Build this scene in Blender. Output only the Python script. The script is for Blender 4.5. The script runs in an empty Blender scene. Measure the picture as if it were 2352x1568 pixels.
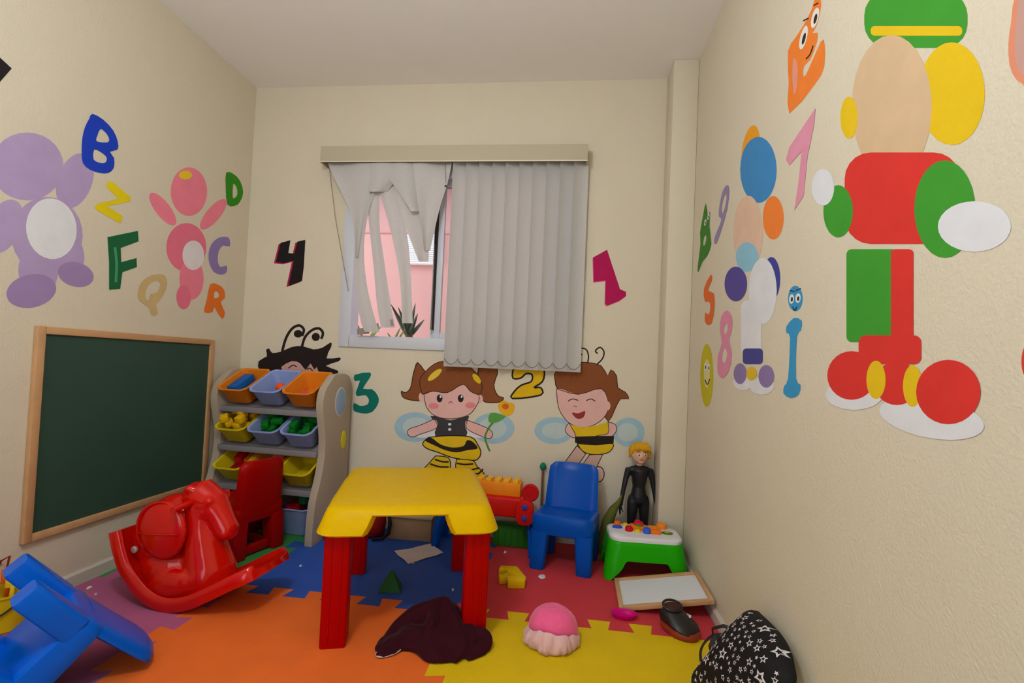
import bpy, bmesh, math, random
from mathutils import Vector, Matrix, Quaternion, noise
from mathutils.geometry import tessellate_polygon
random.seed(7)
sc = bpy.context.scene
C = sc.collection
# ---------------------------------------------------------------- camera
F_PX, ROLL, PITCH, YAW, CAM_H, CY_OFF = 1105.66, .0439, .0268, .1132, .9716, 26.09
_fw = Vector((-math.sin(YAW)*math.cos(PITCH), math.cos(YAW)*math.cos(PITCH), math.sin(PITCH)))
_rt = Vector((math.cos(YAW), math.sin(YAW), 0)); _up = _rt.cross(_fw)
CR = _rt*math.cos(ROLL) + _up*math.sin(ROLL)
CU = -_rt*math.sin(ROLL) + _up*math.cos(ROLL)
CAM = Vector((0, 0, CAM_H))
cd = bpy.data.cameras.new('camera'); cam = bpy.data.objects.new('camera', cd); C.objects.link(cam)
cd.sensor_width = 36; cd.sensor_fit = 'HORIZONTAL'; cd.lens = F_PX*36/2352; cd.shift_y = CY_OFF/2352
cd.clip_start = .02
M3 = Matrix((CR, CU, -_fw)).transposed()
cam.matrix_world = Matrix.Translation(CAM) @ M3.to_4x4()
sc.camera = cam
# ---------------------------------------------------------------- light and exposure
sc.view_settings.view_transform = 'Standard'; sc.view_settings.look = 'None'
sc.view_settings.gamma = 1; sc.view_settings.use_curve_mapping = False
sc.view_settings.exposure = 0.0
LAMP_POWER = 11.6
SKY = 3.0
wd = bpy.data.worlds.new('sky'); sc.world = wd; wd.use_nodes = True
bg = wd.node_tree.nodes['Background']
bg.inputs['Color'].default_value = (.86, .92, 1, 1); bg.inputs['Strength'].default_value = SKY
# ---------------------------------------------------------------- helpers
A, B, D, H = 1.951, .6215, 2.702, 2.6          # left wall x=-A, right wall x=B, back wall y=D, ceiling z=H
PD, PW = .168, .128                            # corner pillar
MAT_Z = .012                                   # top of the foam mats
def ray(px, py): return _fw + CR*((px-1176)/F_PX) + CU*((784+CY_OFF-py)/F_PX)
def onX(v, px, py): d = ray(px, py); return CAM + d*(v/d.x)
def onY(v, px, py): d = ray(px, py); return CAM + d*(v/d.y)
def onZ(v, px, py): d = ray(px, py); return CAM + d*((v-CAM_H)/d.z)
def lin(c): c = c/255; return c/12.92 if c <= .04045 else ((c+.055)/1.055)**2.4
def rgb(r, g, b): return (lin(r), lin(g), lin(b), 1)
MATS = {}
def mat(name, col, rough=.5, spec=.5, var=.06, scale=30, bump=0, bscale=200, metal=0, sheen=0, emit=None, trans=0, coat=0):
    if name in MATS: return MATS[name]
    m = bpy.data.materials.new(name); m.use_nodes = True
    n = m.node_tree.nodes; l = m.node_tree.links
    p = n['Principled BSDF']
    p.inputs['Roughness'].default_value = rough; p.inputs['Metallic'].default_value = metal
    p.inputs['Specular IOR Level'].default_value = spec
    if coat: p.inputs['Coat Weight'].default_value = coat; p.inputs['Coat Roughness'].default_value = .1
    if sheen: p.inputs['Sheen Weight'].default_value = sheen; p.inputs['Sheen Roughness'].default_value = .4
    tc = n.new('ShaderNodeTexCoord')
    no = n.new('ShaderNodeTexNoise'); no.inputs['Scale'].default_value = scale; no.inputs['Detail'].default_value = 4
    l.new(tc.outputs['Object'], no.inputs['Vector'])
    mx = n.new('ShaderNodeMix'); mx.data_type = 'RGBA'
    mx.inputs[6].default_value = tuple(min(1, max(0, x*(1-var))) for x in col[:3])+(1,)
    mx.inputs[7].default_value = tuple(min(1, x*(1+var)) for x in col[:3])+(1,)
    l.new(no.outputs['Fac'], mx.inputs[0]); l.new(mx.outputs[2], p.inputs['Base Color'])
    if bump:
        n2 = n.new('ShaderNodeTexNoise'); n2.inputs['Scale'].default_value = bscale; n2.inputs['Detail'].default_value = 3
        l.new(tc.outputs['Object'], n2.inputs['Vector'])
        b = n.new('ShaderNodeBump'); b.inputs['Strength'].default_value = bump; b.inputs['Distance'].default_value = .002
        l.new(n2.outputs['Fac'], b.inputs['Height']); l.new(b.outputs['Normal'], p.inputs['Normal'])
    if emit: p.inputs['Emission Color'].default_value = emit[0]; p.inputs['Emission Strength'].default_value = emit[1]
    if trans:
        t = n.new('ShaderNodeBsdfTranslucent'); l.new(mx.outputs[2], t.inputs['Color'])
        s = n.new('ShaderNodeMixShader'); s.inputs[0].default_value = trans
        l.new(p.outputs[0], s.inputs[1]); l.new(t.outputs[0], s.inputs[2])
        l.new(s.outputs[0], n['Material Output'].inputs[0])
    MATS[name] = m
    return m
def pl(r, g, b, rough=.38, **k):       # moulded plastic of a given colour
    k.setdefault('spec', .12)
    return mat('plastic_%d_%d_%d_%d' % (r, g, b, int(rough*100)), rgb(r, g, b), rough, **k)
def paint(r, g, b):                    # wall paint of a given colour
    return mat('wallpaint_%d_%d_%d' % (r, g, b), rgb(r, g, b), .75, .25, .1, 14, .15, 320)
class MB:
    """collects geometry; build() makes ONE mesh object of it"""
    def __init__(s): s.v = []; s.f = []; s.m = []; s.mi = 0
    def add(s, vs, fs):
        o = len(s.v); s.v += [tuple(x) for x in vs]
        for f in fs: s.f.append([i+o for i in f]); s.m.append(s.mi)
        return s
    def box(s, c, sz, R=None):
        c = Vector(c); hx, hy, hz = sz[0]/2, sz[1]/2, sz[2]/2
        vs = [Vector((x*hx, y*hy, z*hz)) for z in (-1, 1) for y in (-1, 1) for x in (-1, 1)]
        if R is not None: vs = [R @ v for v in vs]
        return s.add([v+c for v in vs], [(0, 2, 3, 1), (4, 5, 7, 6), (0, 1, 5, 4), (2, 6, 7, 3), (0, 4, 6, 2), (1, 3, 7, 5)])
    def loft(s, rings, cap=True, closed=False):
        n = len(rings[0]); vs = [p for r in rings for p in r]; fs = []
        for i in range(len(rings)-(0 if closed else 1)):
            a = i*n; b = ((i+1) % len(rings))*n
            for j in range(n): k = (j+1) % n; fs.append((a+j, a+k, b+k, b+j))
        if cap and not closed: fs += [tuple(range(n))[::-1], tuple((len(rings)-1)*n+j for j in range(n))]
        return s.add(vs, fs)
    def tube(s, pts, r, n=8, cap=True, closed=False, flat=1.0):
        pts = [Vector(p) for p in pts]; N = len(pts); rs = r if isinstance(r, (list, tuple)) else [r]*N
        rings = []; pu = None
        for i, p in enumerate(pts):
            a = pts[(i-1) % N] if (closed or i) else p; b = pts[(i+1) % N] if (closed or i < N-1) else p
            t = (b-a).normalized()
            if pu is None: pu = t.orthogonal().normalized()
            u = (pu - t*pu.dot(t)); u = u.normalized() if u.length > 1e-6 else t.orthogonal().normalized(); w = t.cross(u); pu = u
            rings.append([p + u*rs[i]*math.cos(k*2*math.pi/n) + w*rs[i]*flat*math.sin(k*2*math.pi/n) for k in range(n)])
        return s.loft(rings, cap, closed)
    def lathe(s, prof, c=(0, 0, 0), n=20, R=None, cap=True, sx=1, sy=1):
        rings = []
        for r, z in prof:
            ring = [Vector((r*sx*math.cos(k*2*math.pi/n), r*sy*math.sin(k*2*math.pi/n), z)) for k in range(n)]
            if R is not None: ring = [R @ v for v in ring]
            rings.append([v+Vector(c) for v in ring])
        return s.loft(rings, cap)
    def ell(s, c, r, n=16, m=10, R=None):
        prof = [(math.sin(math.pi*(i+.0)/m), -math.cos(math.pi*i/m)) for i in range(m+1)]
        prof[0] = (.02, -1); prof[-1] = (.02, 1)
        rings = []
        for q, z in prof:
            ring = [Vector((q*r[0]*math.cos(k*2*math.pi/n), q*r[1]*math.sin(k*2*math.pi/n), z*r[2])) for k in range(n)]
            if R is not None: ring = [R @ v for v in ring]
            rings.append([v+Vector(c) for v in ring])
        return s.loft(rings)
    def prism(s, poly, d, to3=None):
        """poly: 2D outline; to3(x,y,h) -> 3D; extruded from h=0 to h=d"""
        to3 = to3 or (lambda x, y, h: (x, y, h)); n = len(poly)
        vs = [to3(x, y, 0) for x, y in poly]+[to3(x, y, d) for x, y in poly]
        tri = [tuple(t) for t in tessellate_polygon([[Vector((x, y, 0)) for x, y in poly]])] if n > 12 else [tuple(range(n))]
        return s.add(vs, [t[::-1] for t in tri]+[tuple(i+n for i in t) for t in tri]+[(i, (i+1) % n, n+(i+1) % n, n+i) for i in range(n)])
    def build(s, name, material, parent=None, bev=0, seg=2, smooth=True, angle=35, remesh=0, relax=0, sub=0, M=None):
        me = bpy.data.meshes.new(name)
        me.from_pydata(s.v, [], s.f)
        ms = material if isinstance(material, (list, tuple)) else [material]
        for m in ms: me.materials.append(m)
        for p, i in zip(me.polygons, s.m): p.material_index = i
        bm = bmesh.new(); bm.from_mesh(me)
        bmesh.ops.recalc_face_normals(bm, faces=bm.faces)
        if bev:
            es = [e for e in bm.edges if len(e.link_faces) == 2 and e.calc_face_angle(0) > .6]
            bmesh.ops.bevel(bm, geom=es, offset=bev, segments=seg, affect='EDGES', profile=.5, clamp_overlap=True)
        bm.to_mesh(me); bm.free()
        o = bpy.data.objects.new(name, me); C.objects.link(o)
        if remesh or sub:
            if remesh:
                md = o.modifiers.new('r', 'REMESH'); md.mode = 'VOXEL'; md.voxel_size = remesh; md.use_smooth_shade = True
                if relax: sm = o.modifiers.new('s', 'SMOOTH'); sm.iterations = relax; sm.factor = .5
            if sub: sb = o.modifiers.new('u', 'SUBSURF'); sb.levels = sb.render_levels = sub
            dg = bpy.context.evaluated_depsgraph_get()
            me2 = bpy.data.meshes.new_from_object(o.evaluated_get(dg)); o.modifiers.clear(); o.data = me2; me = me2
            me.materials.clear()
            for m in ms: me.materials.append(m)
        for p in me.polygons: p.use_smooth = smooth
        if smooth and not remesh: me.set_sharp_from_angle(angle=math.radians(angle))
        if M is not None: o.matrix_local = M
        if parent is not None: o.parent = parent
        return o
def tag(o, label, cat, group=None):
    o['label'] = label; o['category'] = cat
    if group: o['group'] = group
    return o
def struct(o, label=None): o['kind'] = 'structure'; return o
def thing(name, label, cat, loc=(0, 0, 0), rz=0, group=None, R=None):
    o = bpy.data.objects.new(name, None); C.objects.link(o); o.empty_display_size = .05
    o.location = loc
    o.rotation_euler = R.to_euler() if R is not None else (0, 0, rz)
    return tag(o, label, cat, group)
def one(name, mb, material, label, cat, loc=(0, 0, 0), rz=0, group=None, R=None, **k):
    """a thing that is a single mesh"""
    o = mb.build(name, material, None, **k); o.location = loc
    o.rotation_euler = R.to_euler() if R is not None else (0, 0, rz)
    return tag(o, label, cat, group)
def rz(a): return Matrix.Rotation(math.radians(a), 3, 'Z')
def rx(a): return Matrix.Rotation(math.radians(a), 3, 'X')
def ry(a): return Matrix.Rotation(math.radians(a), 3, 'Y')
def crom(pts, n=6, closed=True):
    """smooth curve through points"""
    N = len(pts); out = []
    for i in range(N if closed else N-1):
        g = (lambda k: pts[k % N]) if closed else (lambda k: pts[min(max(k, 0), N-1)])
        p0, p1, p2, p3 = [Vector(g(i+k)) for k in (-1, 0, 1, 2)]
        for j in range(n):
            t = j/n
            out.append(.5*((2*p1)+(p2-p0)*t+(2*p0-5*p1+4*p2-p3)*t*t+(3*p1-p0-3*p2+p3)*t**3))
    if not closed: out.append(Vector(pts[-1]))
    return out
def rrect(w, h, r, n=4, cx=0, cy=0):
    out = []
    for (sx, sy, a0) in ((1, 1, 0), (-1, 1, 90), (-1, -1, 180), (1, -1, 270)):
        for k in range(n+1):
            a = math.radians(a0+90*k/n); out.append((cx+sx*(w/2-r)+r*math.cos(a), cy+sy*(h/2-r)+r*math.sin(a)))
    return out
def copy_tree(o, parent=None):
    c = o.copy(); C.objects.link(c); c.parent = parent
    for ch in list(o.children): copy_tree(ch, c)
    return c
# ---------------------------------------------------------------- room shell
WALL = mat('wall_cream', (.69, .615, .47, 1), .7, .25, .025, 6, .75, 150)
CEIL = mat('ceiling_white', (.90, .86, .83, 1), .8, .2, .02, 5, .2, 150)
WHITE = mat('white_aluminium', rgb(205, 208, 216), .4, .5, .02)
BASE = mat('baseboard_paint', (.60, .56, .47, 1), .5, .4, .03)
TILE = mat('floor_tile', (.42, .38, .33, 1), .35, .5, .08, 12)
YF = -1.6                                       # wall behind the camera
struct(MB().box((-.66, .55, -.06), (2.62, 4.5, .12)).build('floor', TILE, smooth=False))
struct(MB().box((-.66, .55, H+.06), (2.86, 4.6, .12)).build('ceiling', CEIL, smooth=False))
struct(MB().box((-A-.06, .55, H/2), (.12, 4.6, H)).build('wall_left', WALL, smooth=False))
struct(MB().box((B+.06, .55, H/2), (.12, 4.6, H)).build('wall_right', WALL, smooth=False))
DX0, DX1, DZ = -1.45, -.35, 2.1               # unseen doorway added behind the camera to let sky light in
m = MB(); m.box(((-A+DX0)/2, YF-.06, H/2), (DX0+A, .12, H)); m.box(((DX1+B)/2, YF-.06, H/2), (B-DX1, .12, H)); m.box(((DX0+DX1)/2, YF-.06, (H+DZ)/2), (DX1-DX0, .12, H-DZ))
struct(m.build('wall_front', WALL, smooth=False))
WX0, WX1, WZ0, WZ1 = -1.305, -.02, 1.075, 2.09   # window opening in the back wall
m = MB(); yb = D+.075
m.box(((-A+WX0)/2, yb, H/2), (WX0+A, .15, H)); m.box(((WX1+B)/2, yb, H/2), (B-WX1, .15, H))
m.box(((WX0+WX1)/2, yb, WZ0/2), (WX1-WX0, .15, WZ0)); m.box(((WX0+WX1)/2, yb, (H+WZ1)/2), (WX1-WX0, .15, H-WZ1))
struct(m.build('wall_back', WALL, smooth=False))
struct(MB().box((B-PW/2, D-PD/2, H/2), (PW, PD, H)).build('wall_pillar', WALL, bev=.006))
def basebd(name, a, b, n):
    a = Vector(a); b = Vector(b); t = (b-a).normalized(); nn = Vector(n)
    prof = [(0, 0), (.012, 0), (.012, .048), (.006, .056), (0, .056)]
    struct(MB().loft([[p+nn*x+Vector((0, 0, z)) for x, z in prof] for p in (a, b)]).build(name, BASE, smooth=False))
basebd('baseboard_left', (-A, YF, 0), (-A, D, 0), (1, 0, 0))
basebd('baseboard_right', (B, YF, 0), (B, D-PD, 0), (-1, 0, 0))
basebd('baseboard_back', (-A+.014, D, 0), (B-PW, D, 0), (0, -1, 0))
# ---------------------------------------------------------------- foam puzzle mats
XL, XB, XC, XR, YR, YN, YB = -1.918, -1.335, -.362, .607, 1.87, .88, D-.016
def teeth(L, first=.075, pitch=.155, d=.062, flip=1):
    out = [(0, 0)]; c = first; first_b = True
    while c+.06 < L:
        out += [(c-.030, -d/2*flip), (c-.043, d/2*flip), (c+.043, d/2*flip), (c+.030, -d/2*flip)]; c += pitch
    out.append((L, 0)); out.insert(1, (.008, -d/2*flip)); out.insert(-1, (L-.008, -d/2*flip))
    return out
def hline(x0, x1, y): return [(x0+t, y+o) for t, o in teeth(x1-x0, .06)]
def vline(x, y0, y1): return [(x+o, y0+t) for t, o in teeth(y1-y0, .09)]
hL, hM, hR = hline(XL, XB, YR), hline(XB, XC, YR), hline(XC, XR, YR)
vB0, vB1 = vline(XB, YN, YR), vline(XB, YR, YB)
vC0, vC1 = vline(XC, YN, YR), vline(XC, YR, YB)
def foam(poly, col, label):
    out = []
    for p in poly:
        if not out or (Vector(p)-Vector(out[-1])).length > 1e-4: out.append(tuple(p))
    if (Vector(out[0])-Vector(out[-1])).length < 1e-4: out.pop()
    m = MB().prism(out, MAT_Z-.0004)
    one('foam_mat', m, mat('foam_%d_%d_%d' % col, rgb(*col), .72, .3, .12, 7, .25, 400), label, 'play mat', loc=(0, 0, .0004), smooth=False, group='interlocking foam floor mats')
foam([(XL, YN)]+vB0+hL[::-1], (170, 88, 128), 'mauve pink foam puzzle mat under the red rocking horse')
foam([(XB, YN)]+vC0+hM[::-1]+vB0[::-1], (226, 104, 34), 'orange foam puzzle mat under the front of the yellow table')
foam([(XC, YN), (XR, YN)]+hR[::-1]+vC0[::-1], (216, 182, 0), 'yellow foam puzzle mat with the pink plush hat on it')
foam(hL+vB1+[(XL, YB)], (56, 136, 66), 'green foam puzzle mat beside the toy shelf')
foam(hM+vC1+[(XB, YB)]+vB1[::-1], (42, 82, 172), 'dark blue foam puzzle mat under the rear of the yellow table')
foam(hR+[(XR, D-PD), (B-PW, D-PD), (B-PW, YB), (XC, YB)]+vC1[::-1], (198, 56, 64), 'dark red foam puzzle mat under the upright blue chair')
# ---------------------------------------------------------------- window and what lies outside
win = bpy.data.objects.new('window_1', None); C.objects.link(win); win['kind'] = 'structure'
fw_ = .05
m = MB()
for (x0, x1, z0, z1) in ((WX0-.03, WX0+fw_-.01, WZ0-.035, WZ1+.03), (WX1-fw_, WX1+.03, WZ0-.035, WZ1+.03)):
    m.box(((x0+x1)/2, D+.04, (z0+z1)/2), (x1-x0, .105, z1-z0))
for (z0, z1) in ((WZ0-.035, WZ0+fw_-.015), (WZ1-fw_, WZ1+.03)):
    m.box(((WX0+WX1)/2, D+.04, (z0+z1)/2), (WX1-WX0-.06, .105, z1-z0))
m.build('window_frame', WHITE, win, bev=.004)
def sash(x0, x1, y):
    z0, z1 = WZ0+.035, WZ1-.05; m = MB(); w = .035
    m.box((x0+w/2, y, (z0+z1)/2), (w, .025, z1-z0)); m.box((x1-w/2, y, (z0+z1)/2), (w, .025, z1-z0))
    m.box(((x0+x1)/2, y, z0+w/2), (x1-x0-2*w, .025, w)); m.box(((x0+x1)/2, y, z1-w/2), (x1-x0-2*w, .025, w))
    s = m.build('window_sash', WHITE, win, bev=.003)
    g = MB().box(((x0+x1)/2, y, (z0+z1)/2), (x1-x0-2*w, .004, z1-z0-2*w)).build('pane', GLASS, s, smooth=False)
    return s
GLASS = bpy.data.materials.new('window_glass'); GLASS.use_nodes = True
n = GLASS.node_tree.nodes; l = GLASS.node_tree.links; n.remove(n['Principled BSDF'])
tr = n.new('ShaderNodeBsdfTransparent'); gl = n.new('ShaderNodeBsdfGlossy'); gl.inputs['Roughness'].default_value = .02
fr = n.new('ShaderNodeFresnel'); fr.inputs['IOR'].default_value = 1.3; mx = n.new('ShaderNodeMixShader')
l.new(fr.outputs[0], mx.inputs[0]); l.new(tr.outputs[0], mx.inputs[1]); l.new(gl.outputs[0], mx.inputs[2]); l.new(mx.outputs[0], n['Material Output'].inputs[0])
xm = onY(D+.05, 1001, 640).x
sash(xm-.025, WX1-.05, D+.07)                      # fixed right leaf (the left leaf is slid behind it)
sash(xm+.01, WX1-.055, D+.035)
MB().box((xm-.004, D+.045, 1.62), (.008, .06, .92)).build('weather_strip', mat('black_rubber', (.01, .01, .012, 1), .6), win)
# pink house across the passage
PINK = mat('pink_render', rgb(210, 163, 158), .85, .2, .03, 3, .3, 60)
EY = D+1.5
hs = thing('building', 'pink rendered house wall with white louvred shutter seen through the window', 'building', (0, EY, 0))
MB().box((-.6, .1, 1.4), (9, .2, 5.4)).build('wall', PINK, hs, smooth=False)
for q in (668, ): 
    z = onY(EY, 900, 536).z; MB().box((-.6, -.004, z), (9, .008, .008)).build('joint_line', mat('joint_dark', rgb(200, 120, 120), .8), hs, smooth=False)
a = onY(EY, 938, 540); b = onY(EY, 1014, 610)
sh = MB()
sh.box(((a.x+b.x)/2, -.02, (a.z+b.z)/2), (b.x-a.x, .03, a.z-b.z)); SHM = mat('shutter_white', rgb(238, 242, 246), .5)
shp = sh.build('shutter', SHM, hs, smooth=False)
nsl = 16
for k in range(nsl):
    z = b.z+(a.z-b.z)*(k+.5)/nsl
    MB().box(((a.x+b.x)/2, -.045, z), (b.x-a.x-.03, .018, (a.z-b.z)/nsl*.7), rx(-25)).build('slat', SHM, shp, smooth=False)
MB().box((onY(EY, 868, 446).x+.1, -.2, onY(EY, 868, 446).z+.55), (9, .5, .9)).build('eave', mat('eave_grey', rgb(150, 155, 175), .8), hs, smooth=False)
g = MB().box((-.6, D+.80, .49), (9, 1.2, .98)); one('garden_bed', g, mat('pale_gravel', rgb(225, 205, 195), .9, .2, .3, 40, .8, 120), 'raised pale stone garden bed outside the window', 'garden bed', smooth=False)
LEAF = mat('leaf_dark', rgb(34, 62, 34), .4, .5, .3, 8); LEAFL = mat('leaf_light', rgb(120, 150, 60), .45, .5, .25, 8)
def blade(m, base, tip, w, bend=.1, n=7):
    base = Vector(base); tip = Vector(tip); ax = tip-base; side = ax.cross(Vector((.3, 1, .1))).normalized()
    L = []; Rr = []; T = []
    for i in range(n+1):
        t = i/n; p = base+ax*t+Vector((0, 0, -bend*ax.length*t*t)); ww = w*math.sin(math.pi*(.12+.88*t))**.7*(1-t*.25) if i < n else .0006
        L.append(p-side*ww/2); Rr.append(p+side*ww/2); T.append(p+Vector((0, -.25*ww, -.006)))
    m.loft([[L[i], Rr[i], T[i]] for i in range(n+1)])
def bladeplant(label, root, tips, w, material, bend=.05):
    t = thing('blade_leaf_plant', label, 'plant', root, group=None)
    MB().lathe([(.03, .983-root[2]), (.032, (.983-root[2])*.4), (.02, .04)], n=10).build('stem', mat('stem_brown', rgb(96, 82, 60), .8), t)
    for tp in tips:
        m = MB(); blade(m, (random.uniform(-.01, .01), 0, random.uniform(-.02, .03)), Vector(tp)-Vector(root), w, bend); m.build('leaf', material, t)
PY = D+.45
def pp(x, y, dy=0): return onY(PY+dy, x, y)
bladeplant('dark green spiky plant with sword leaves outside the window', pp(940, 775), [pp(898, 693), pp(915, 700, -.1), pp(934, 672, .05), pp(940, 668), pp(955, 690, .1), pp(960, 715, -.1), pp(903, 705, .1), pp(975, 730, .1), pp(925, 690, -.05)], .036, LEAF)
bladeplant('light green blade plant at the left edge of the window', pp(838, 790), [pp(818, 735), pp(812, 760), pp(862, 752, .05), pp(880, 742, .1), pp(808, 772)], .022, LEAFL)
bladeplant('small light green plant beside the dark spiky one outside', pp(905, 790, -.2), [pp(921, 748, -.2), pp(890, 762, -.22), pp(931, 752, -.17)], .018, LEAFL)
# ---------------------------------------------------------------- vertical blind
FAB = mat('blind_fabric', rgb(226, 223, 220), .8, .2, .04, 60, .3, 500, trans=.38)
VAL = mat('valance_fabric', rgb(190, 180, 155), .7, .3, .03, 60, .2, 500)
VY = D-.10
tl = onY(VY, 737, 333); tr_ = onY(VY, 1351, 332); zlo = onY(VY, 1044, 371).z
bl = thing('vertical_blind', 'beige vertical blind, its slats on the chalkboard side pulled into a tangle', 'window blind', (0, 0, 0))
m = MB(); xc = (tl.x+tr_.x)/2; wv = tr_.x-tl.x; zt = (tl.z+tr_.z)/2
m.box((xc, VY+.004, (zt+zlo)/2), (wv, .008, zt-zlo)); m.box((xc, (VY+D)/2+.004, zt-.004), (wv-.001, D-VY-.008, .008))
for s in (-1, 1): m.box((xc+s*(wv/2-.004), (VY+.008+D)/2, (zt+zlo)/2-.004), (.008, D-VY-.009, zt-zlo-.009))
m.build('valance', VAL, bl, bev=.0015)
m = MB(); m.box((xc, VY+.002, zlo+.003), (wv, .009, .006)); m.build('valance_trim', mat('cream_trim', rgb(225, 215, 190), .5), bl)
m = MB(); m.box((xc, D-.055, zt-.03), (wv-.04, .035, .03)); m.build('head_rail', WHITE, bl)
SY = D-.055
x0 = onY(SY, 1033, 600).x; x1 = onY(SY, 1338, 600).x; zb = onY(SY, 1180, 848).z
NS = 10; pitch = (x1-x0)/(NS-.15)
for k in range(NS):
    cx = x0+pitch*(k+.5); m = MB(); ang = rz(26); w = .089
    ring = []
    for z in (zb, zb+.04, 1.5, zt-.05):
        ring.append([Vector((cx, SY, z))+ang @ Vector((w*(i/8-.5), .011*(1-(2*i/8-1)**2), 0)) for i in range(9)] +
                    [Vector((cx, SY+.0008, z))+ang @ Vector((w*(i/8-.5), .011*(1-(2*i/8-1)**2), 0)) for i in range(8, -1, -1)])
    m.loft(ring).build('slat', FAB, bl)
CH = mat('bead_chain', rgb(120, 110, 95), .5)
for k in range(NS):
    cx = x0+pitch*(k+.5); pts = [(cx-pitch*.5+pitch*t/8, SY-.016-.004*math.sin(math.pi*t/8), zb+.045-.032*math.sin(math.pi*t/8)**.7) for t in range(9)]
    MB().tube(pts, .0022, 5).build('chain', CH, bl)
def ribbon(name, edge, off, amp=.012, ph=0., n=5, matl=FAB):
    """edge: rows of (left px, right px, py) measured on the blind's plane"""
    L = crom([(e[0], e[2]) for e in edge], n, False); Rr = crom([(e[1], e[2]) for e in edge], n, False)
    rows = []
    for i, (a, b) in enumerate(zip(L, Rr)):
        r1 = []; t = i/(len(L)-1)
        for j in range(7):
            s = j/6; q = a.lerp(b, s); yy = D-off+amp*math.sin(ph+s*5+t*2)+.02*t*(s-.5)
            r1.append(onY(yy, q[0], q[1]))
        rows.append(r1)
    m = MB(); vs = [p for r in rows for p in r]; fs = []
    k = 7
    for i in range(len(rows)-1):
        for j in range(k-1): fs.append((i*k+j, i*k+j+1, (i+1)*k+j+1, (i+1)*k+j))
    nv = len(vs); vs2 = vs+[Vector(v)+Vector((0, .001, 0)) for v in vs]
    m.add(vs2, fs+[tuple(nv+x for x in f[::-1]) for f in fs])
    return m.build(name, matl, bl, angle=80)
ribbon('slat', [(832, 862, 372), (836, 866, 430), (830, 848, 480), (817, 836, 560), (814, 842, 650), (828, 862, 735), (838, 872, 762)], .062, .008, .5)
ribbon('slat', [(838, 868, 372), (842, 872, 440), (848, 872, 520), (858, 884, 610), (866, 898, 700), (876, 908, 752)], .05, .008, 1.5)
ribbon('slat', [(860, 900, 372), (868, 912, 430), (886, 925, 490), (904, 938, 560), (918, 944, 640), (924, 948, 742)], .045, .008, 2.4)
ribbon('slat', [(895, 940, 372), (908, 955, 440), (928, 972, 510), (950, 984, 570), (962, 984, 600)], .055, .01, 3)
ribbon('slat', [(752, 846, 372), (768, 852, 410), (788, 850, 450), (806, 842, 490), (814, 834, 540), (816, 826, 590)], .07, .016, .2)
ribbon('slat', [(800, 905, 372), (830, 912, 400), (840, 900, 425), (848, 890, 440)], .078, .015, 1.1)
ribbon('slat', [(872, 960, 372), (890, 968, 405), (915, 972, 440), (944, 980, 485)], .074, .016, 2.0)
ribbon('slat', [(948, 1038, 372), (954, 1028, 420), (960, 1012, 470), (968, 1000, 520), (974, 988, 575)], .068, .016, 4)
WT = mat('slat_weight', rgb(150, 140, 130), .7)
for (x, y, a) in ((834, 760, 8), (857, 752, 18), (889, 742, 10)):
    p = onY(D-.04, x, y); MB().box(p, (.072, .004, .036), ry(-a)).build('slat_weight', WT, bl, bev=.001)
CORD = mat('blind_cord', rgb(150, 140, 110), .8)
MB().tube([onY(D-.06, 755, 375), onY(D-.05, 770, 500), onY(D-.03, 800, 668)], .0022, 5).build('cord', CORD, bl)
MB().tube([onY(D-.07, 1022, 376), onY(D-.07, 1024, 420)], .0015, 5).build('cord', CORD, bl)
MB().box(onY(D-.07, 1024, 427), (.012, .008, .008)).build('cord_weight', mat('navy_plastic', rgb(30, 35, 70), .5), bl)
MB().tube([onY(D-.035, 998, 560), onY(D-.035, 994, 660), onY(D-.035, 990, 770)], .0015, 5).build('cord', CORD, bl)
# ---------------------------------------------------------------- hanging globe lamp, added out of view to light walls and ceiling
lamp = thing('added_lamp', 'added frosted white globe lamp hanging out of view to light the room', 'added lamp', (-.62, .5, H))
MB().lathe([(.06, 0), (.06, -.012), (.045, -.028), (.02, -.03)], n=32).build('canopy', WHITE, lamp)
MB().tube([(0, 0, -.028), (0, 0, -.4)], .006, 8).build('stem', WHITE, lamp)
EM = mat('lamp_glow', (1, 1, 1, 1), .5, emit=((.88, .95, 1, 1), LAMP_POWER*7))
MB().ell((0, 0, -.5), (.12, .12, .115), 32, 16).build('globe', EM, lamp)
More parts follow.
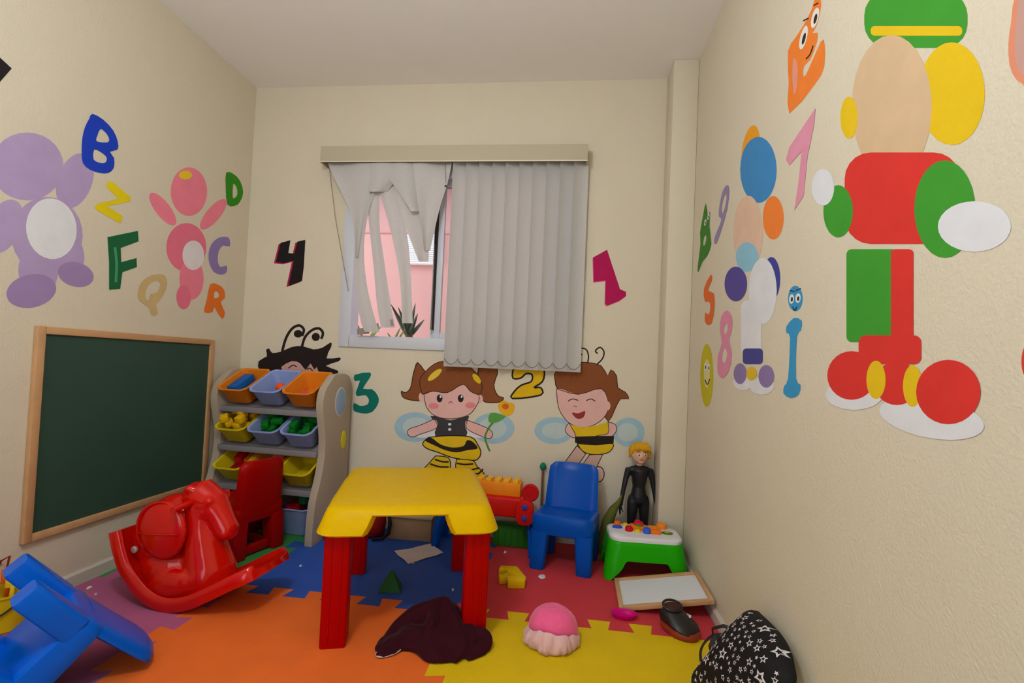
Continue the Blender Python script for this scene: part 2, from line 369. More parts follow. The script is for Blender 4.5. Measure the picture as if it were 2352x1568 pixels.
# ---------------------------------------------------------------- paintings on the walls
class Mural:
    """flat paint on a wall, traced as outlines; each shape lies a hair above the one before"""
    def __init__(s, wall, sc_=1, ox=0, oy=0): s.w = wall; s.k = (sc_, ox, oy); s.mb = MB(); s.mats = []; s.lay = 0; s.base = .0003
    def pt(s, x, y, off):
        k, ox, oy = s.k; px, py = ox+x/k, oy+y/k
        return onX(-A+off, px, py) if s.w == 'L' else onX(B-off, px, py) if s.w == 'R' else onY(D-off, px, py)
    def _m(s, col):
        m = paint(*col)
        if m not in s.mats: s.mats.append(m)
        s.mb.mi = s.mats.index(m)
    def poly(s, col, pts, holes=(), sm=3):
        s._m(col); s.lay += 1; off = s.base+.00005*s.lay
        rings = [crom(r, sm) if sm else [Vector(p) for p in r] for r in [pts]+list(holes)]
        tri = tessellate_polygon([[Vector((p[0], p[1], 0)) for p in r] for r in rings])
        flat = [p for r in rings for p in r]
        s.mb.add([s.pt(p[0], p[1], off) for p in flat], [tuple(t) for t in tri]); return s
    def ell(s, col, cx, cy, a, b, rot=0, n=28):
        c, q = math.cos(math.radians(rot)), math.sin(math.radians(rot))
        return s.poly(col, [(cx+a*math.cos(t)*c-b*math.sin(t)*q, cy+a*math.cos(t)*q+b*math.sin(t)*c) for t in [2*math.pi*i/n for i in range(n)]], sm=0)
    def rr(s, col, x0, y0, x1, y1, r): return s.poly(col, rrect(x1-x0, y1-y0, r, 5, (x0+x1)/2, (y0+y1)/2), sm=0)
    def line(s, col, pts, w=4, sm=5, taper=False):
        c = crom(pts, sm, False) if sm else [Vector(p) for p in pts]; L = []; R = []
        for i, p in enumerate(c):
            t = (c[min(i+1, len(c)-1)]-c[max(i-1, 0)]); t = t.normalized() if t.length else Vector((1, 0)); nn = Vector((-t[1], t[0]))
            ww = w/2*(1-.8*i/len(c) if taper else 1); L.append(p+nn*ww); R.append(p-nn*ww)
        s._m(col); s.lay += 1; off = s.base+.00005*s.lay; n = len(c)
        s.mb.add([s.pt(q[0], q[1], off) for q in L+R], [(i, i+1, n+i+1, n+i) for i in range(n-1)]); return s
    def out(s, col, pts, w=4, sm=3): return s.line(col, list(pts)+[pts[0]], w, sm)
    def done(s, name, label, cat, group=None):
        o = s.mb.build(name, s.mats, smooth=False); return tag(o, label, cat, group)
G1 = 'painted letters and numbers on the walls'
c1 = (2.613, 0, 200)
def letter(name, wall, k, col, pts, label, holes=(), sm=2, extra=None):
    m = Mural(wall, *k); m.base = .0011; m.poly(col, pts, holes, sm)
    if extra: extra(m)
    m.done(name, label, 'wall letter' if 'letter' in name else 'wall number', G1)
letter('painted_letter', 'L', c1, (24, 62, 190), [(555, 160), (620, 195), (680, 260), (708, 330), (705, 375), (660, 388), (685, 425), (683, 485), (650, 515), (600, 515), (540, 495), (497, 455), (490, 380), (495, 300), (510, 240), (535, 190)],
       'bright blue capital letter B painted on the wall', [[(605, 250), (640, 280), (655, 310), (645, 332), (580, 325), (585, 290)], [(565, 375), (605, 390), (640, 420), (635, 450), (605, 455), (562, 435)]])
letter('painted_letter', 'L', c1, (228, 205, 12), [(645, 568), (675, 568), (785, 660), (780, 685), (645, 715), (735, 772), (730, 810), (710, 812), (575, 735), (568, 715), (590, 698), (712, 670), (638, 600)], 'yellow capital letter Z painted on its slant on the wall', sm=1)
letter('painted_letter', 'L', c1, (22, 98, 56), [(645, 900), (828, 862), (832, 925), (725, 965), (728, 1050), (820, 1025), (822, 1080), (735, 1110), (722, 1210), (655, 1215), (655, 1050)], 'dark green capital letter F painted on the wall', sm=0,
       extra=lambda m: m.line((70, 150, 105), [(690, 960), (700, 1060), (695, 1170)], 16))
letter('painted_letter', 'L', c1, (52, 140, 22), [(1358, 512), (1400, 520), (1440, 560), (1460, 630), (1440, 690), (1410, 712), (1365, 705), (1355, 600)], 'grass green capital letter D painted near the room corner', [[(1400, 580), (1420, 600), (1425, 645), (1408, 665), (1397, 660)]])
letter('painted_letter', 'L', c1, (142, 122, 178), [(1375, 905), (1380, 955), (1340, 950), (1312, 985), (1308, 1050), (1325, 1080), (1360, 1070), (1360, 1110), (1330, 1125), (1285, 1110), (1258, 1060), (1252, 1000), (1270, 940), (1310, 905), (1345, 898)], 'lavender capital letter C painted on the wall')
letter('painted_letter', 'L', c1, (204, 176, 122), [(950, 1122), (990, 1130), (1005, 1175), (985, 1240), (950, 1290), (935, 1310), (950, 1355), (930, 1372), (905, 1365), (895, 1325), (860, 1300), (830, 1270), (828, 1220), (850, 1170), (895, 1135)], 'pale tan capital letter Q painted above the chalkboard', [[(945, 1160), (962, 1185), (940, 1235), (905, 1240), (890, 1280), (872, 1260), (880, 1210), (905, 1175)]])
letter('painted_letter', 'L', c1, (232, 118, 38), [(1262, 1182), (1310, 1185), (1345, 1215), (1350, 1265), (1325, 1290), (1350, 1350), (1335, 1392), (1300, 1345), (1285, 1320), (1275, 1350), (1225, 1350), (1240, 1280)], 'orange capital letter R painted above the chalkboard corner', [[(1290, 1225), (1312, 1235), (1312, 1260), (1285, 1265)]])
letter('painted_letter', 'L', (1, 0, 0), (34, 26, 30), [(-40, 108), (0, 132), (27, 157), (0, 188), (-40, 218)], 'black painted letter stroke high on the chalkboard wall', sm=0)
# plain stand-ins where the photo has licensed cartoon figures
m = Mural('L'); LV = (178, 156, 196); LV2 = (160, 134, 180)
m.ell(LV, 62, 382, 84, 78); m.ell(LV, 172, 415, 40, 66, 20); m.ell(LV, 108, 540, 82, 88); m.ell(LV, 8, 520, 40, 66, 25)
m.ell(LV, 88, 620, 46, 60); m.ell(LV2, 72, 668, 58, 38, -12); m.ell(LV, 160, 590, 34, 46); m.ell(LV2, 174, 630, 42, 28, 15); m.ell((226, 226, 228), 118, 525, 58, 70, -8)
m.done('painted_shapes', 'cluster of plain lavender ovals around a white oval painted beside the letter B', 'wall painting', 'plain painted shapes on the walls')
m = Mural('L'); PK = (240, 130, 150); PK2 = (232, 116, 140)
m.ell(PK, 434, 440, 42, 56); m.ell(PK, 374, 480, 17, 46, -38); m.ell(PK, 490, 492, 16, 44, 40); m.ell(PK2, 428, 568, 46, 56); m.ell(PK, 440, 640, 28, 48); m.ell(PK2, 422, 682, 17, 28); m.ell((228, 220, 222), 444, 586, 25, 34)
m.ell((236, 200, 40), 426, 402, 15, 10)
m.done('painted_shapes', 'cluster of plain pink ovals painted between the letters Z, D and Q', 'wall painting', 'plain painted shapes on the walls')
# back wall: numbers
cA = (3.647, 580, 530); cB = (3.92, 1150, 560); cC = (3.794, 880, 800)
four = [(235, 100), (318, 78), (300, 185), (350, 190), (375, 90), (443, 75), (430, 300), (415, 420), (320, 455), (300, 460), (345, 250), (270, 270), (195, 262)]
m = Mural('B', *cA); m.poly((176, 22, 74), [(x-16, y+10) for x, y in four], sm=0).poly((24, 18, 20), four, sm=0); m.done('painted_number', 'black number 4 with crimson edge painted beside the window', 'wall number', G1)
letter('painted_number', 'B', cA, (0, 112, 98), [(855, 1205), (985, 1185), (980, 1235), (925, 1320), (1000, 1325), (1050, 1380), (1055, 1440), (1010, 1510), (950, 1530), (880, 1520), (845, 1500), (850, 1440), (900, 1465), (960, 1455), (975, 1415), (945, 1375), (880, 1385), (865, 1350), (900, 1255), (860, 1260)], 'teal green number 3 painted beside the toy shelf', sm=2)
m = Mural('B', *cB); one_ = [(832, 122), (958, 52), (1075, 408), (1128, 430), (1130, 468), (1070, 512), (960, 556), (940, 540), (945, 330), (838, 342)]
m.poly((222, 110, 150), [(x-6, y+8) for x, y in one_], sm=1).poly((178, 10, 82), one_, sm=1); m.done('painted_number', 'magenta number 1 painted on the wall next to the closed blind', 'wall number', G1)
m = Mural('B'); two = [(1178, 850), (1178, 868), (1196, 868), (1208, 858), (1222, 860), (1220, 876), (1198, 884), (1182, 898), (1177, 915), (1242, 907), (1242, 890), (1226, 890), (1246, 876), (1250, 852), (1234, 838), (1196, 836)]
m.poly((222, 178, 12), two, sm=2).out((30, 24, 18), two, 4); m.done('painted_number', 'yellow number 2 with black outline under the blind', 'wall number', G1)
# back wall: bee children
BK = (34, 22, 20); SK = (226, 178, 170); HR = (134, 74, 36); WG = (158, 190, 204); YL = (222, 186, 20)
m = Mural('B', *cA)
m.poly((206, 160, 150), [(215, 1130), (340, 1070), (440, 1100), (500, 1095), (560, 1120), (590, 1200), (560, 1300), (440, 1360), (300, 1330), (220, 1230)])
m.poly(BK, [(50, 1092), (120, 1050), (112, 1000), (140, 985), (165, 1022), (240, 1010), (330, 972), (420, 965), (510, 992), (590, 975), (655, 933), (660, 970), (620, 1068), (732, 1060), (722, 1092), (615, 1130), (712, 1168), (702, 1198), (600, 1192), (555, 1185), (540, 1140), (515, 1160), (485, 1110), (445, 1165), (400, 1110), (330, 1090), (240, 1140), (250, 1170), (150, 1180), (60, 1172)], sm=2)
m.line(BK, [(248, 1010), (280, 900), (330, 820), (390, 792), (430, 826), (415, 880)], 22); m.ell(BK, 382, 862, 36, 32)
m.line(BK, [(412, 978), (440, 890), (500, 830), (558, 818), (590, 856), (575, 905)], 22); m.ell(BK, 530, 888, 34, 34)
m.line(BK, [(300, 1150), (340, 1125), (372, 1140)], 9); m.line(BK, [(455, 1160), (480, 1150), (505, 1175)], 9)
m.done('painted_bee_child', 'painted child with black hair and curled antennae behind the toy shelf', 'wall painting', 'painted bee children on the window wall')
m = Mural('B', *cC); OL = (60, 34, 24)
m.ell(WG, 275, 685, 178, 130); m.ell((186, 202, 200), 290, 685, 120, 84); m.ell(WG, 960, 695, 185, 135); m.ell((186, 202, 200), 950, 695, 125, 90)
pig = [(300, 120), (265, 210), (240, 340), (195, 385), (158, 372), (180, 430), (290, 455), (370, 430), (390, 250)]; m.poly(HR, pig).out(OL, pig, 8)
pig = [(830, 170), (995, 180), (965, 320), (1000, 410), (1050, 430), (1020, 465), (930, 472), (868, 450), (830, 330)]; m.poly(HR, pig).out(OL, pig, 8)
m.ell(SK, 338, 425, 28, 42); m.ell(SK, 842, 440, 28, 38)
fc = [(350, 350), (480, 300), (690, 300), (820, 390), (836, 450), (800, 520), (750, 575), (660, 606), (560, 612), (450, 585), (375, 505)]; m.poly(SK, fc).out(OL, fc, 6)
hr = [(340, 400), (318, 280), (380, 190), (480, 120), (620, 110), (740, 150), (830, 240), (862, 330), (840, 400), (760, 372), (695, 312), (560, 385), (440, 372)]; m.poly(HR, hr).out(OL, hr, 7)
m.ell((226, 196, 60), 450, 230, 26, 76, 50); m.ell(YL, 815, 262, 24, 52, -38)
for ex in (492, 676): m.ell((40, 28, 34), ex, 435, 25, 34); m.ell((235, 235, 240), ex+8, 420, 8, 11)
m.ell((230, 130, 140), 760, 495, 44, 26); m.ell((230, 130, 140), 440, 500, 44, 26); m.line((170, 60, 70), [(570, 480), (590, 462), (605, 478)], 7)
m.poly((222, 220, 224), [(360, 690), (760, 690), (900, 740), (880, 775), (300, 775)]); vest = [(410, 588), (500, 600), (590, 626), (680, 600), (750, 588), (715, 680), (725, 765), (455, 765), (470, 680)]; m.poly((60, 58, 62), vest, sm=2)
for by in (660, 705): m.ell((230, 230, 230), 580, by, 14, 11)
for arm in ([(445, 615), (470, 690), (330, 745), (250, 772), (212, 740), (230, 700), (320, 670)], [(735, 625), (900, 690), (952, 735), (935, 782), (870, 770), (730, 700)]): m.poly(SK, arm).out(OL, arm, 6)
sk = [(395, 775), (560, 760), (760, 770), (820, 830), (852, 910), (810, 972), (700, 965), (600, 950), (480, 905), (380, 870), (345, 825)]; m.poly(YL, sk).out(BK, sk, 9)
m.poly((38, 28, 24), [(362, 800), (420, 778), (500, 835), (600, 862), (700, 850), (730, 800), (780, 812), (825, 870), (740, 885), (640, 905), (540, 885), (460, 850)])
for leg in ([(458, 935), (572, 955), (575, 1060), (440, 1120), (300, 1160), (290, 1110), (380, 1020)], [(640, 965), (778, 975), (820, 1030), (880, 1090), (860, 1140), (760, 1110), (640, 1060)]): m.poly(YL, leg).out(BK, leg, 8)
for st in ([(450, 965), (510, 985), (572, 988)], [(410, 1005), (490, 1030), (572, 1032)], [(642, 1000), (710, 1010), (785, 1005)], [(650, 1045), (740, 1060), (840, 1040)], [(780, 1090), (830, 1090), (870, 1050)]): m.line(BK, st, 14)
m.ell((110, 160, 170), 905, 1140, 30, 36)
m.line((70, 140, 50), [(1062, 590), (960, 640), (890, 760), (910, 850), (930, 895)], 16); m.poly((90, 160, 70), [(1060, 590), (940, 560), (920, 640), (1000, 640)])
m.poly((232, 176, 30), [(1000, 500), (1040, 455), (1090, 470), (1145, 490), (1130, 560), (1080, 590), (1030, 565)]); m.ell((214, 100, 20), 1066, 505, 30, 26)
m.done('painted_bee_child', 'painted girl bee with brown pigtails and striped skirt holding a flower', 'wall painting', 'painted bee children on the window wall')
m = Mural('B', *cC)
m.ell(WG, 1490, 715, 172, 118); m.ell((186, 202, 200), 1500, 715, 115, 70); m.ell(WG, 2140, 730, 140, 128); m.ell((186, 202, 200), 2130, 730, 90, 80)
hr = [(1490, 230), (1560, 150), (1750, 120), (1900, 150), (1955, 240), (1985, 185), (2035, 240), (2045, 340), (2110, 380), (2142, 440), (2068, 440), (2020, 530), (1960, 640), (1900, 560), (1560, 420)]; m.poly(HR, hr, sm=2).out(OL, hr, 7, 2)
fc = [(1510, 350), (1700, 400), (1900, 350), (1965, 480), (1940, 580), (1850, 660), (1730, 690), (1610, 640), (1530, 520)]; m.poly(SK, fc).out(OL, fc, 6)
m.ell(SK, 1955, 500, 26, 40)
m.line(BK, [(1780, 130), (1790, 70), (1770, 10), (1720, 0), (1705, 40), (1735, 55)], 12); m.line(BK, [(1860, 140), (1910, 90), (1925, 30), (1890, -10), (1850, 20), (1870, 45)], 12)
m.line(BK, [(1610, 460), (1650, 440), (1700, 452)], 8); m.line(BK, [(1770, 455), (1810, 440), (1850, 460)], 8); m.line((170, 70, 70), [(1660, 500), (1690, 508)], 7)
mo = [(1645, 560), (1700, 565), (1760, 545), (1745, 600), (1690, 612)]; m.poly((150, 50, 50), mo)
m.poly(YL, [(1620, 660), (1740, 690), (1860, 670), (1960, 640), (2010, 770), (1670, 775)], sm=1)
for arm in ([(1620, 650), (1680, 760), (1650, 775), (1592, 730), (1595, 680)], [(1960, 640), (2020, 660), (2035, 710), (2000, 760), (1930, 800), (1870, 790), (1860, 760), (1960, 740)]): m.poly(SK, arm).out(OL, arm, 6)
m.poly((34, 26, 24), [(1672, 768), (1860, 762), (2012, 762), (2008, 826), (1860, 838), (1672, 822)], sm=1)
bel = [(1690, 828), (1860, 840), (2002, 828), (1980, 895), (1900, 922), (1800, 920), (1735, 890)]; m.poly(YL, bel).out(BK, bel, 8)
for leg in ([(1690, 845), (1585, 990), (1690, 1025), (1765, 920)], [(1800, 925), (1735, 1015), (1850, 1055), (1912, 925)]): m.poly((206, 168, 152), leg, sm=1).out(BK, leg, 8, 1)
for (x, y, a, b) in ((1560, 1040, 90, 50), (1880, 1095, 46, 66)): m.ell((220, 186, 170), x, y, a, b); m.out(BK, [(x+a*math.cos(t), y+b*math.sin(t)) for t in [i*.5 for i in range(13)]], 8)
m.done('painted_bee_child', 'painted boy bee with spiky brown hair and closed smiling eyes', 'wall painting', 'painted bee children on the window wall')
# right wall: letters, numbers
cR = (2.178, 1550, 240); cS = (3.136, 1800, 0)
def eyes(m, lst, dark=(40, 40, 46)):
    for (x, y, a, b, r) in lst: m.ell((230, 228, 220), x, y, a, b, r); m.ell(dark, x+a*.1, y+b*.1, a*.45, b*.5, r)
letter('painted_letter', 'R', cR, (62, 128, 40), [(155, 492), (165, 560), (176, 532), (173, 610), (182, 700), (160, 760), (138, 785), (118, 838), (114, 810), (128, 700), (126, 640), (140, 560)], 'green capital letter A with a tiny face painted by the pillar', sm=2,
       extra=lambda m: (eyes(m, [(152, 590, 5, 16, 10), (168, 560, 5, 16, 10)]), m.ell((200, 196, 180), 150, 680, 6, 26, 10)))
letter('painted_number', 'R', cR, (148, 134, 170), [(262, 402), (272, 430), (262, 520), (235, 620), (208, 695), (197, 690), (200, 660), (225, 600), (232, 570), (220, 560), (222, 510), (240, 430)], 'lavender number 9 painted on the wall', [[(254, 445), (258, 470), (248, 520), (237, 545), (235, 510), (243, 470)]])
letter('painted_number', 'R', cR, (226, 106, 44), [(180, 850), (185, 880), (165, 930), (195, 945), (198, 1020), (185, 1090), (165, 1102), (150, 1085), (152, 1040), (170, 1050), (178, 1010), (170, 985), (150, 985), (145, 920)], 'orange number 5 painted near the pillar')
letter('painted_number', 'R', cR, (222, 140, 168), [(260, 1028), (285, 1060), (285, 1130), (270, 1180), (285, 1250), (270, 1330), (240, 1368), (215, 1345), (215, 1260), (235, 1190), (225, 1130), (232, 1060)], 'pink number 8 painted on the wall', [[(258, 1090), (265, 1120), (252, 1150), (242, 1125)], [(250, 1215), (262, 1250), (250, 1290), (235, 1280), (238, 1240)]])
m = Mural('R', *cR); m.ell((196, 184, 20), 160, 1355, 33, 158); m.ell((216, 206, 150), 160, 1345, 15, 72)
eyes(m, [(153, 1312, 6, 20, 0), (170, 1316, 6, 20, 0)]); m.line((50, 44, 20), [(150, 1375), (163, 1400), (174, 1372)], 5); m.done('painted_number', 'olive yellow number 0 with a smiling face painted low by the pillar', 'wall number', G1)
m = Mural('R', *cR); m.ell((56, 148, 198), 603, 970, 37, 64)
eyes(m, [(584, 972, 12, 24, 5), (616, 968, 13, 24, 5)]); m.line((30, 40, 60), [(575, 930), (600, 935)], 5); m.line((30, 40, 60), [(605, 930), (630, 920)], 5); m.line((20, 50, 80), [(590, 1010), (600, 1030), (610, 1012)], 6)
m.poly((56, 148, 198), [(558, 1110), (595, 1067), (634, 1080), (630, 1130), (610, 1165), (606, 1370), (628, 1400), (620, 1450), (580, 1468), (543, 1445), (548, 1405), (566, 1370), (576, 1165), (560, 1145)], sm=2)
m.done('painted_letter', 'blue small letter i with startled eyes in its dot painted on the wall', 'wall letter', G1)
letter('painted_number', 'R', cS, (222, 146, 168), [(228, 778), (218, 900), (170, 1130), (142, 1412), (75, 1515), (108, 1300), (128, 1090), (40, 1190), (15, 1150), (40, 1060)], 'pale pink number 7 painted on its slant on the wall', sm=1)
m = Mural('R', *cS)
m.poly((238, 128, 46), [(30, 370), (85, 270), (150, 170), (205, 60), (222, 0), (268, 0), (262, 90), (235, 190), (205, 240), (242, 235), (240, 300), (190, 430), (150, 470), (140, 530), (160, 540), (268, 298), (295, 320), (292, 480), (230, 600), (40, 820), (36, 600)], sm=2)
m.poly((232, 150, 130), [(70, 420), (100, 470), (95, 620), (75, 680), (62, 560)]); eyes(m, [(143, 270, 24, 88, 14), (226, 128, 24, 76, 14)], (46, 36, 26))
m.line((50, 26, 20), [(160, 425), (190, 390), (212, 328)], 9); m.line((60, 26, 20), [(140, 150), (180, 130)], 9); m.line((60, 26, 20), [(215, 40), (250, 20)], 9)
m.done('painted_letter', 'orange capital letter E with two eyes painted high on the wall', 'wall letter', G1)
m = Mural('R', 5.224, 2200, 0); m.poly((222, 140, 108), [(690, -60), (640, 250), (606, 520), (620, 780), (690, 940), (770, 1000), (860, 1010), (860, -60)], sm=2); m.poly((196, 152, 140), [(740, -60), (700, 300), (680, 560), (700, 760), (760, 880), (860, 900), (860, -60)], sm=2)
m.done('painted_letter', 'big terracotta painted letter stroke at the room entrance', 'wall letter', G1)
m = Mural('R'); m.ell((214, 62, 40), 2368, 830, 22, 46); m.done('painted_letter', 'red painted spot low at the room entrance', 'wall letter', G1)
# plain stand-ins for the two licensed figures
m = Mural('R'); GR = (62, 152, 44); RD = (216, 52, 44); YE = (228, 190, 20); WH = (222, 222, 226); TN = (212, 180, 142)
m.rr(GR, 1985, -20, 2222, 110, 55); m.rr(YE, 2000, 60, 2210, 82, 9); m.ell(YE, 2186, 215, 76, 118); m.ell(TN, 2048, 245, 92, 165); m.ell(YE, 1950, 270, 20, 48)
m.rr(RD, 1940, 350, 2205, 560, 60); m.ell(GR, 2170, 480, 70, 112); m.ell(GR, 1925, 485, 34, 60); m.ell(WH, 2238, 520, 84, 58); m.ell(WH, 1890, 430, 26, 42)
m.rr(GR, 1944, 572, 2062, 785, 12); m.rr(RD, 2046, 572, 2098, 780, 10); m.rr(RD, 1972, 770, 2116, 836, 16)
m.ell(WH, 1962, 905, 66, 36); m.ell(WH, 2140, 960, 122, 46, 10); m.ell(RD, 1956, 862, 56, 56); m.ell(RD, 2060, 880, 52, 50); m.ell(YE, 2012, 872, 22, 44); m.ell(YE, 2096, 886, 22, 48); m.ell(RD, 2178, 900, 74, 74)
m.done('painted_shapes', 'tall stack of plain painted ovals and blocks in green, red, tan and yellow', 'wall painting', 'plain painted shapes on the walls')
m = Mural('R'); BL = (62, 136, 196)
m.ell((240, 160, 30), 1724, 345, 20, 58, 8); m.ell(BL, 1742, 390, 42, 76); m.ell((240, 130, 50), 1776, 500, 24, 50); m.ell((222, 186, 160), 1718, 535, 34, 86); m.ell((140, 192, 212), 1716, 590, 26, 34)
m.ell((60, 66, 150), 1772, 640, 20, 50); m.ell(WH, 1752, 668, 32, 76); m.ell((86, 74, 150), 1690, 652, 26, 40); m.rr(WH, 1702, 690, 1748, 815, 14); m.rr((70, 70, 140), 1706, 800, 1752, 836, 8)
m.ell(WH, 1706, 878, 22, 18); m.ell(WH, 1750, 886, 28, 20); m.ell((140, 120, 168), 1700, 858, 15, 24); m.ell((140, 120, 168), 1760, 864, 18, 26); m.ell((222, 184, 40), 1726, 858, 12, 16)
m.done('painted_shapes', 'stack of plain painted ovals in blue, orange and white beside the letter i', 'wall painting', 'plain painted shapes on the walls')
# ---------------------------------------------------------------- chalkboard
WOOD = mat('pine_wood', rgb(196, 150, 104), .55, .4, .18, 18, .2, 120)
cb = thing('chalkboard', 'green chalkboard in a thin pine frame hung on the wall', 'chalkboard', (-A, 0, 0))
ya, yb_, z0, z1 = 1.56, 2.455, .245, 1.042; fwid = .028; T = .02
BOARD = mat('chalkboard_green', rgb(46, 74, 62), .55, .35, .12, 3.5, .1, 300)
MB().box((.006, (ya+yb_)/2, (z0+z1)/2), (.010, yb_-ya-.02, z1-z0-.02)).build('board', BOARD, cb, smooth=False)
for (c, s) in (((T/2+.001, ya+fwid/2, (z0+z1)/2), (T, fwid, z1-z0)), ((T/2+.001, yb_-fwid/2, (z0+z1)/2), (T, fwid, z1-z0)),
               ((T/2+.001, (ya+yb_)/2, z1-fwid/2), (T, yb_-ya-2*fwid, fwid)), ((T/2+.001, (ya+yb_)/2, z0+fwid/2), (T, yb_-ya-2*fwid, fwid))):
    MB().box(c, s).build('frame_rail', WOOD, cb, bev=.002)
# ---------------------------------------------------------------- children's chairs
def make_chair(label, material, bar=False, name='toy_chair', lean=.055, lw=1.0):
    """local: faces -y, stands on z=0"""
    t = thing(name, label, 'chair')
    # seat: dished top with a deep rounded apron
    m = MB(); rings = []
    for (w, d, z, cy, r) in ((.262, .236, .165, 0, .03), (.286, .262, .172, 0, .035), (.298, .272, .20, 0, .04), (.302, .276, .235, 0, .042), (.292, .268, .252, 0, .04), (.262, .24, .258, 0, .035), (.21, .19, .247, .005, .03), (.10, .10, .243, .005, .02)):
        rings.append([Vector((x, y+cy, z-.02*(y/.14)*(1 if z > .2 else 0)*.5)) for x, y in rrect(w, d, r, 5)])
    m.loft(rings).build('seat', material, t)
    # backrest: curved panel leaning back
    m = MB(); rings = []
    for i in range(11):
        k = i/10; z = .225+.25*k; w = .278-.022*k-(.0 if k < .84 else .05*((k-.84)/.16)**2.4); y0 = .112+lean*k
        th = .034 if k < .85 else .034-.016*((k-.85)/.15)
        if k == 1: z -= .004
        ring = []
        for sgn in (-1, 1):
            row = []
            for j in range(13):
                s = (j/12-.5)*2; x = s*w/2; e = max(0, abs(s)-.86)/.14
                row.append(Vector((x, y0+.022*(1-s*s)*(.5+.5*k)*1.0+sgn*th/2*(1-.75*e*e), z)))
            ring += row if sgn < 0 else row[::-1]
        rings.append(ring)
    m.loft(rings).build('backrest', material, t, angle=60)
    for sx in (-1, 1):
        for sy in (-1, 1):
            m = MB(); rings = []
            for (z, w, d, off) in ((0, .066, .066, .012), (.008, .072, .072, .012), (.10, .078, .076, .006), (.185, .084, .08, 0)):
                rings.append([Vector((sx*(.105+off*.6)+x, sy*(.094+off)+y, z)) for x, y in rrect(w*lw, d, .014, 3)])
            m.loft(rings).build('leg', material, t, angle=50)
    if bar:
        for (c, s) in (((0, .1, .028), (.15, .03, .045)), ((.105, 0, .028), (.03, .13, .045)), ((-.105, 0, .028), (.03, .13, .045))):
            MB().box(c, s).build('stretcher', material, t, bev=.008, seg=3)
    return t
BLUE = pl(0, 78, 178, .28, spec=.14); REDP = pl(160, 4, 2, .33, spec=.12)
ch = make_chair('blue plastic child chair standing upright beside the green activity table', BLUE)
ch.location = (.032, 2.43, MAT_Z); ch.rotation_euler = (0, 0, math.radians(-11)); ch.scale = (1, 1, .97)
ch2 = make_chair('red plastic child chair between the rocking horse and the toy shelf', REDP, True, lean=.012)
ch2.location = (-1.562, 2.236, MAT_Z); ch2.rotation_euler = (0, 0, math.radians(-106)); ch2.scale = (.95, 1, .97)
ch3 = make_chair('blue plastic child chair tipped over on the mauve mat', pl(0, 92, 208, .26, spec=.16), lean=.002)  # brighter copy of the chair blue: stronger light nearby is put into the colour
def tip(o, h_ang, tau, roll, loc, k):
    """lay a chair face down: its legs point back and up"""
    h = Vector((math.cos(math.radians(h_ang)), math.sin(math.radians(h_ang)), 0)); t = math.radians(tau); r = math.radians(roll); up = Vector((0, 0, 1))
    Zc = h*math.cos(t)-up*math.sin(t); U = h*math.sin(t)+up*math.cos(t); S = U.cross(Zc)
    Yc = U*math.cos(r)+S*math.sin(r); Xc = Yc.cross(Zc)
    o.rotation_euler = Matrix((Xc, Yc, Zc)).transposed().to_euler(); o.location = loc; o.scale = (k, k, k)
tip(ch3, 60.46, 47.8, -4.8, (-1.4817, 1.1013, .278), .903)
# ---------------------------------------------------------------- yellow table
YEL = pl(220, 176, 0, .36, spec=.06); RLEG = pl(172, 0, 0, .38, spec=.08)
tb = thing('play_table', 'yellow plastic child table on four square red legs', 'table', (-.6, 1.92, MAT_Z), math.radians(17))
TZ = .462; TW, TD = .565, .66
def perim(w, d, r, n=44):
    """rounded rectangle with many points on its sides, plus a 0..1 place along each side"""
    out = []
    for (ax, sg) in (('b', -1), ('r', 1), ('t', 1), ('l', -1)):
        for k in range(n):
            s = k/(n-1)*2-1
            if ax == 'b': out.append((s*(w/2-r), -d/2, s))
            elif ax == 'r': out.append((w/2, s*(d/2-r), s))
            elif ax == 't': out.append((-s*(w/2-r), d/2, s))
            else: out.append((-w/2, -s*(d/2-r), s))
        cx, cy, a0 = {'b': (w/2-r, -d/2+r, -90), 'r': (w/2-r, d/2-r, 0), 't': (-w/2+r, d/2-r, 90), 'l': (-w/2+r, -d/2+r, 180)}[ax]
        for k in range(1, 5): a = math.radians(a0+90*k/5); out.append((cx+r*math.cos(a), cy+r*math.sin(a), 1.2))
    return out
def low(s, zc, ze):
    e = (abs(s)-.55)/.055; e = min(1, max(0, e)); e = e*e*(3-2*e); return zc+(ze-zc)*e
def ringp(inset, z, flare=0, zc=None, ze=None):
    P = perim(TW+2*flare-2*inset, TD+2*flare-2*inset, .05)
    return [Vector((x, y, z if zc is None else low(s, zc, ze))) for x, y, s in P]
def ringf(inset):                                # bottom of the apron: raised in the middle of every side, flared at the corners
    P0 = perim(TW-2*inset, TD-2*inset, .05); P1 = perim(TW+.05-2*inset, TD+.05-2*inset, .06); out = []
    for (x0, y0, s), (x1, y1, _) in zip(P0, P1):
        e = min(1, max(0, (abs(s)-.55)/.055)); e = e*e*(3-2*e); f = .25+.75*e
        out.append(Vector((x0+(x1-x0)*f, y0+(y1-y0)*f, TZ-.022-.060*e)))
    return out
m = MB(); rim = ringf(0); rim2 = [v-Vector((0, 0, .006)) for v in ringf(.006)]; rin = [v-Vector((0, 0, .004)) for v in ringf(.026)]
m.loft([ringp(.075, TZ), ringp(.03, TZ), ringp(.012, TZ-.003), ringp(.002, TZ-.012), rim, rim2, rin, ringp(.03, TZ-.018), ringp(.2, TZ-.018)])
m.build('table_top', YEL, tb, angle=50)
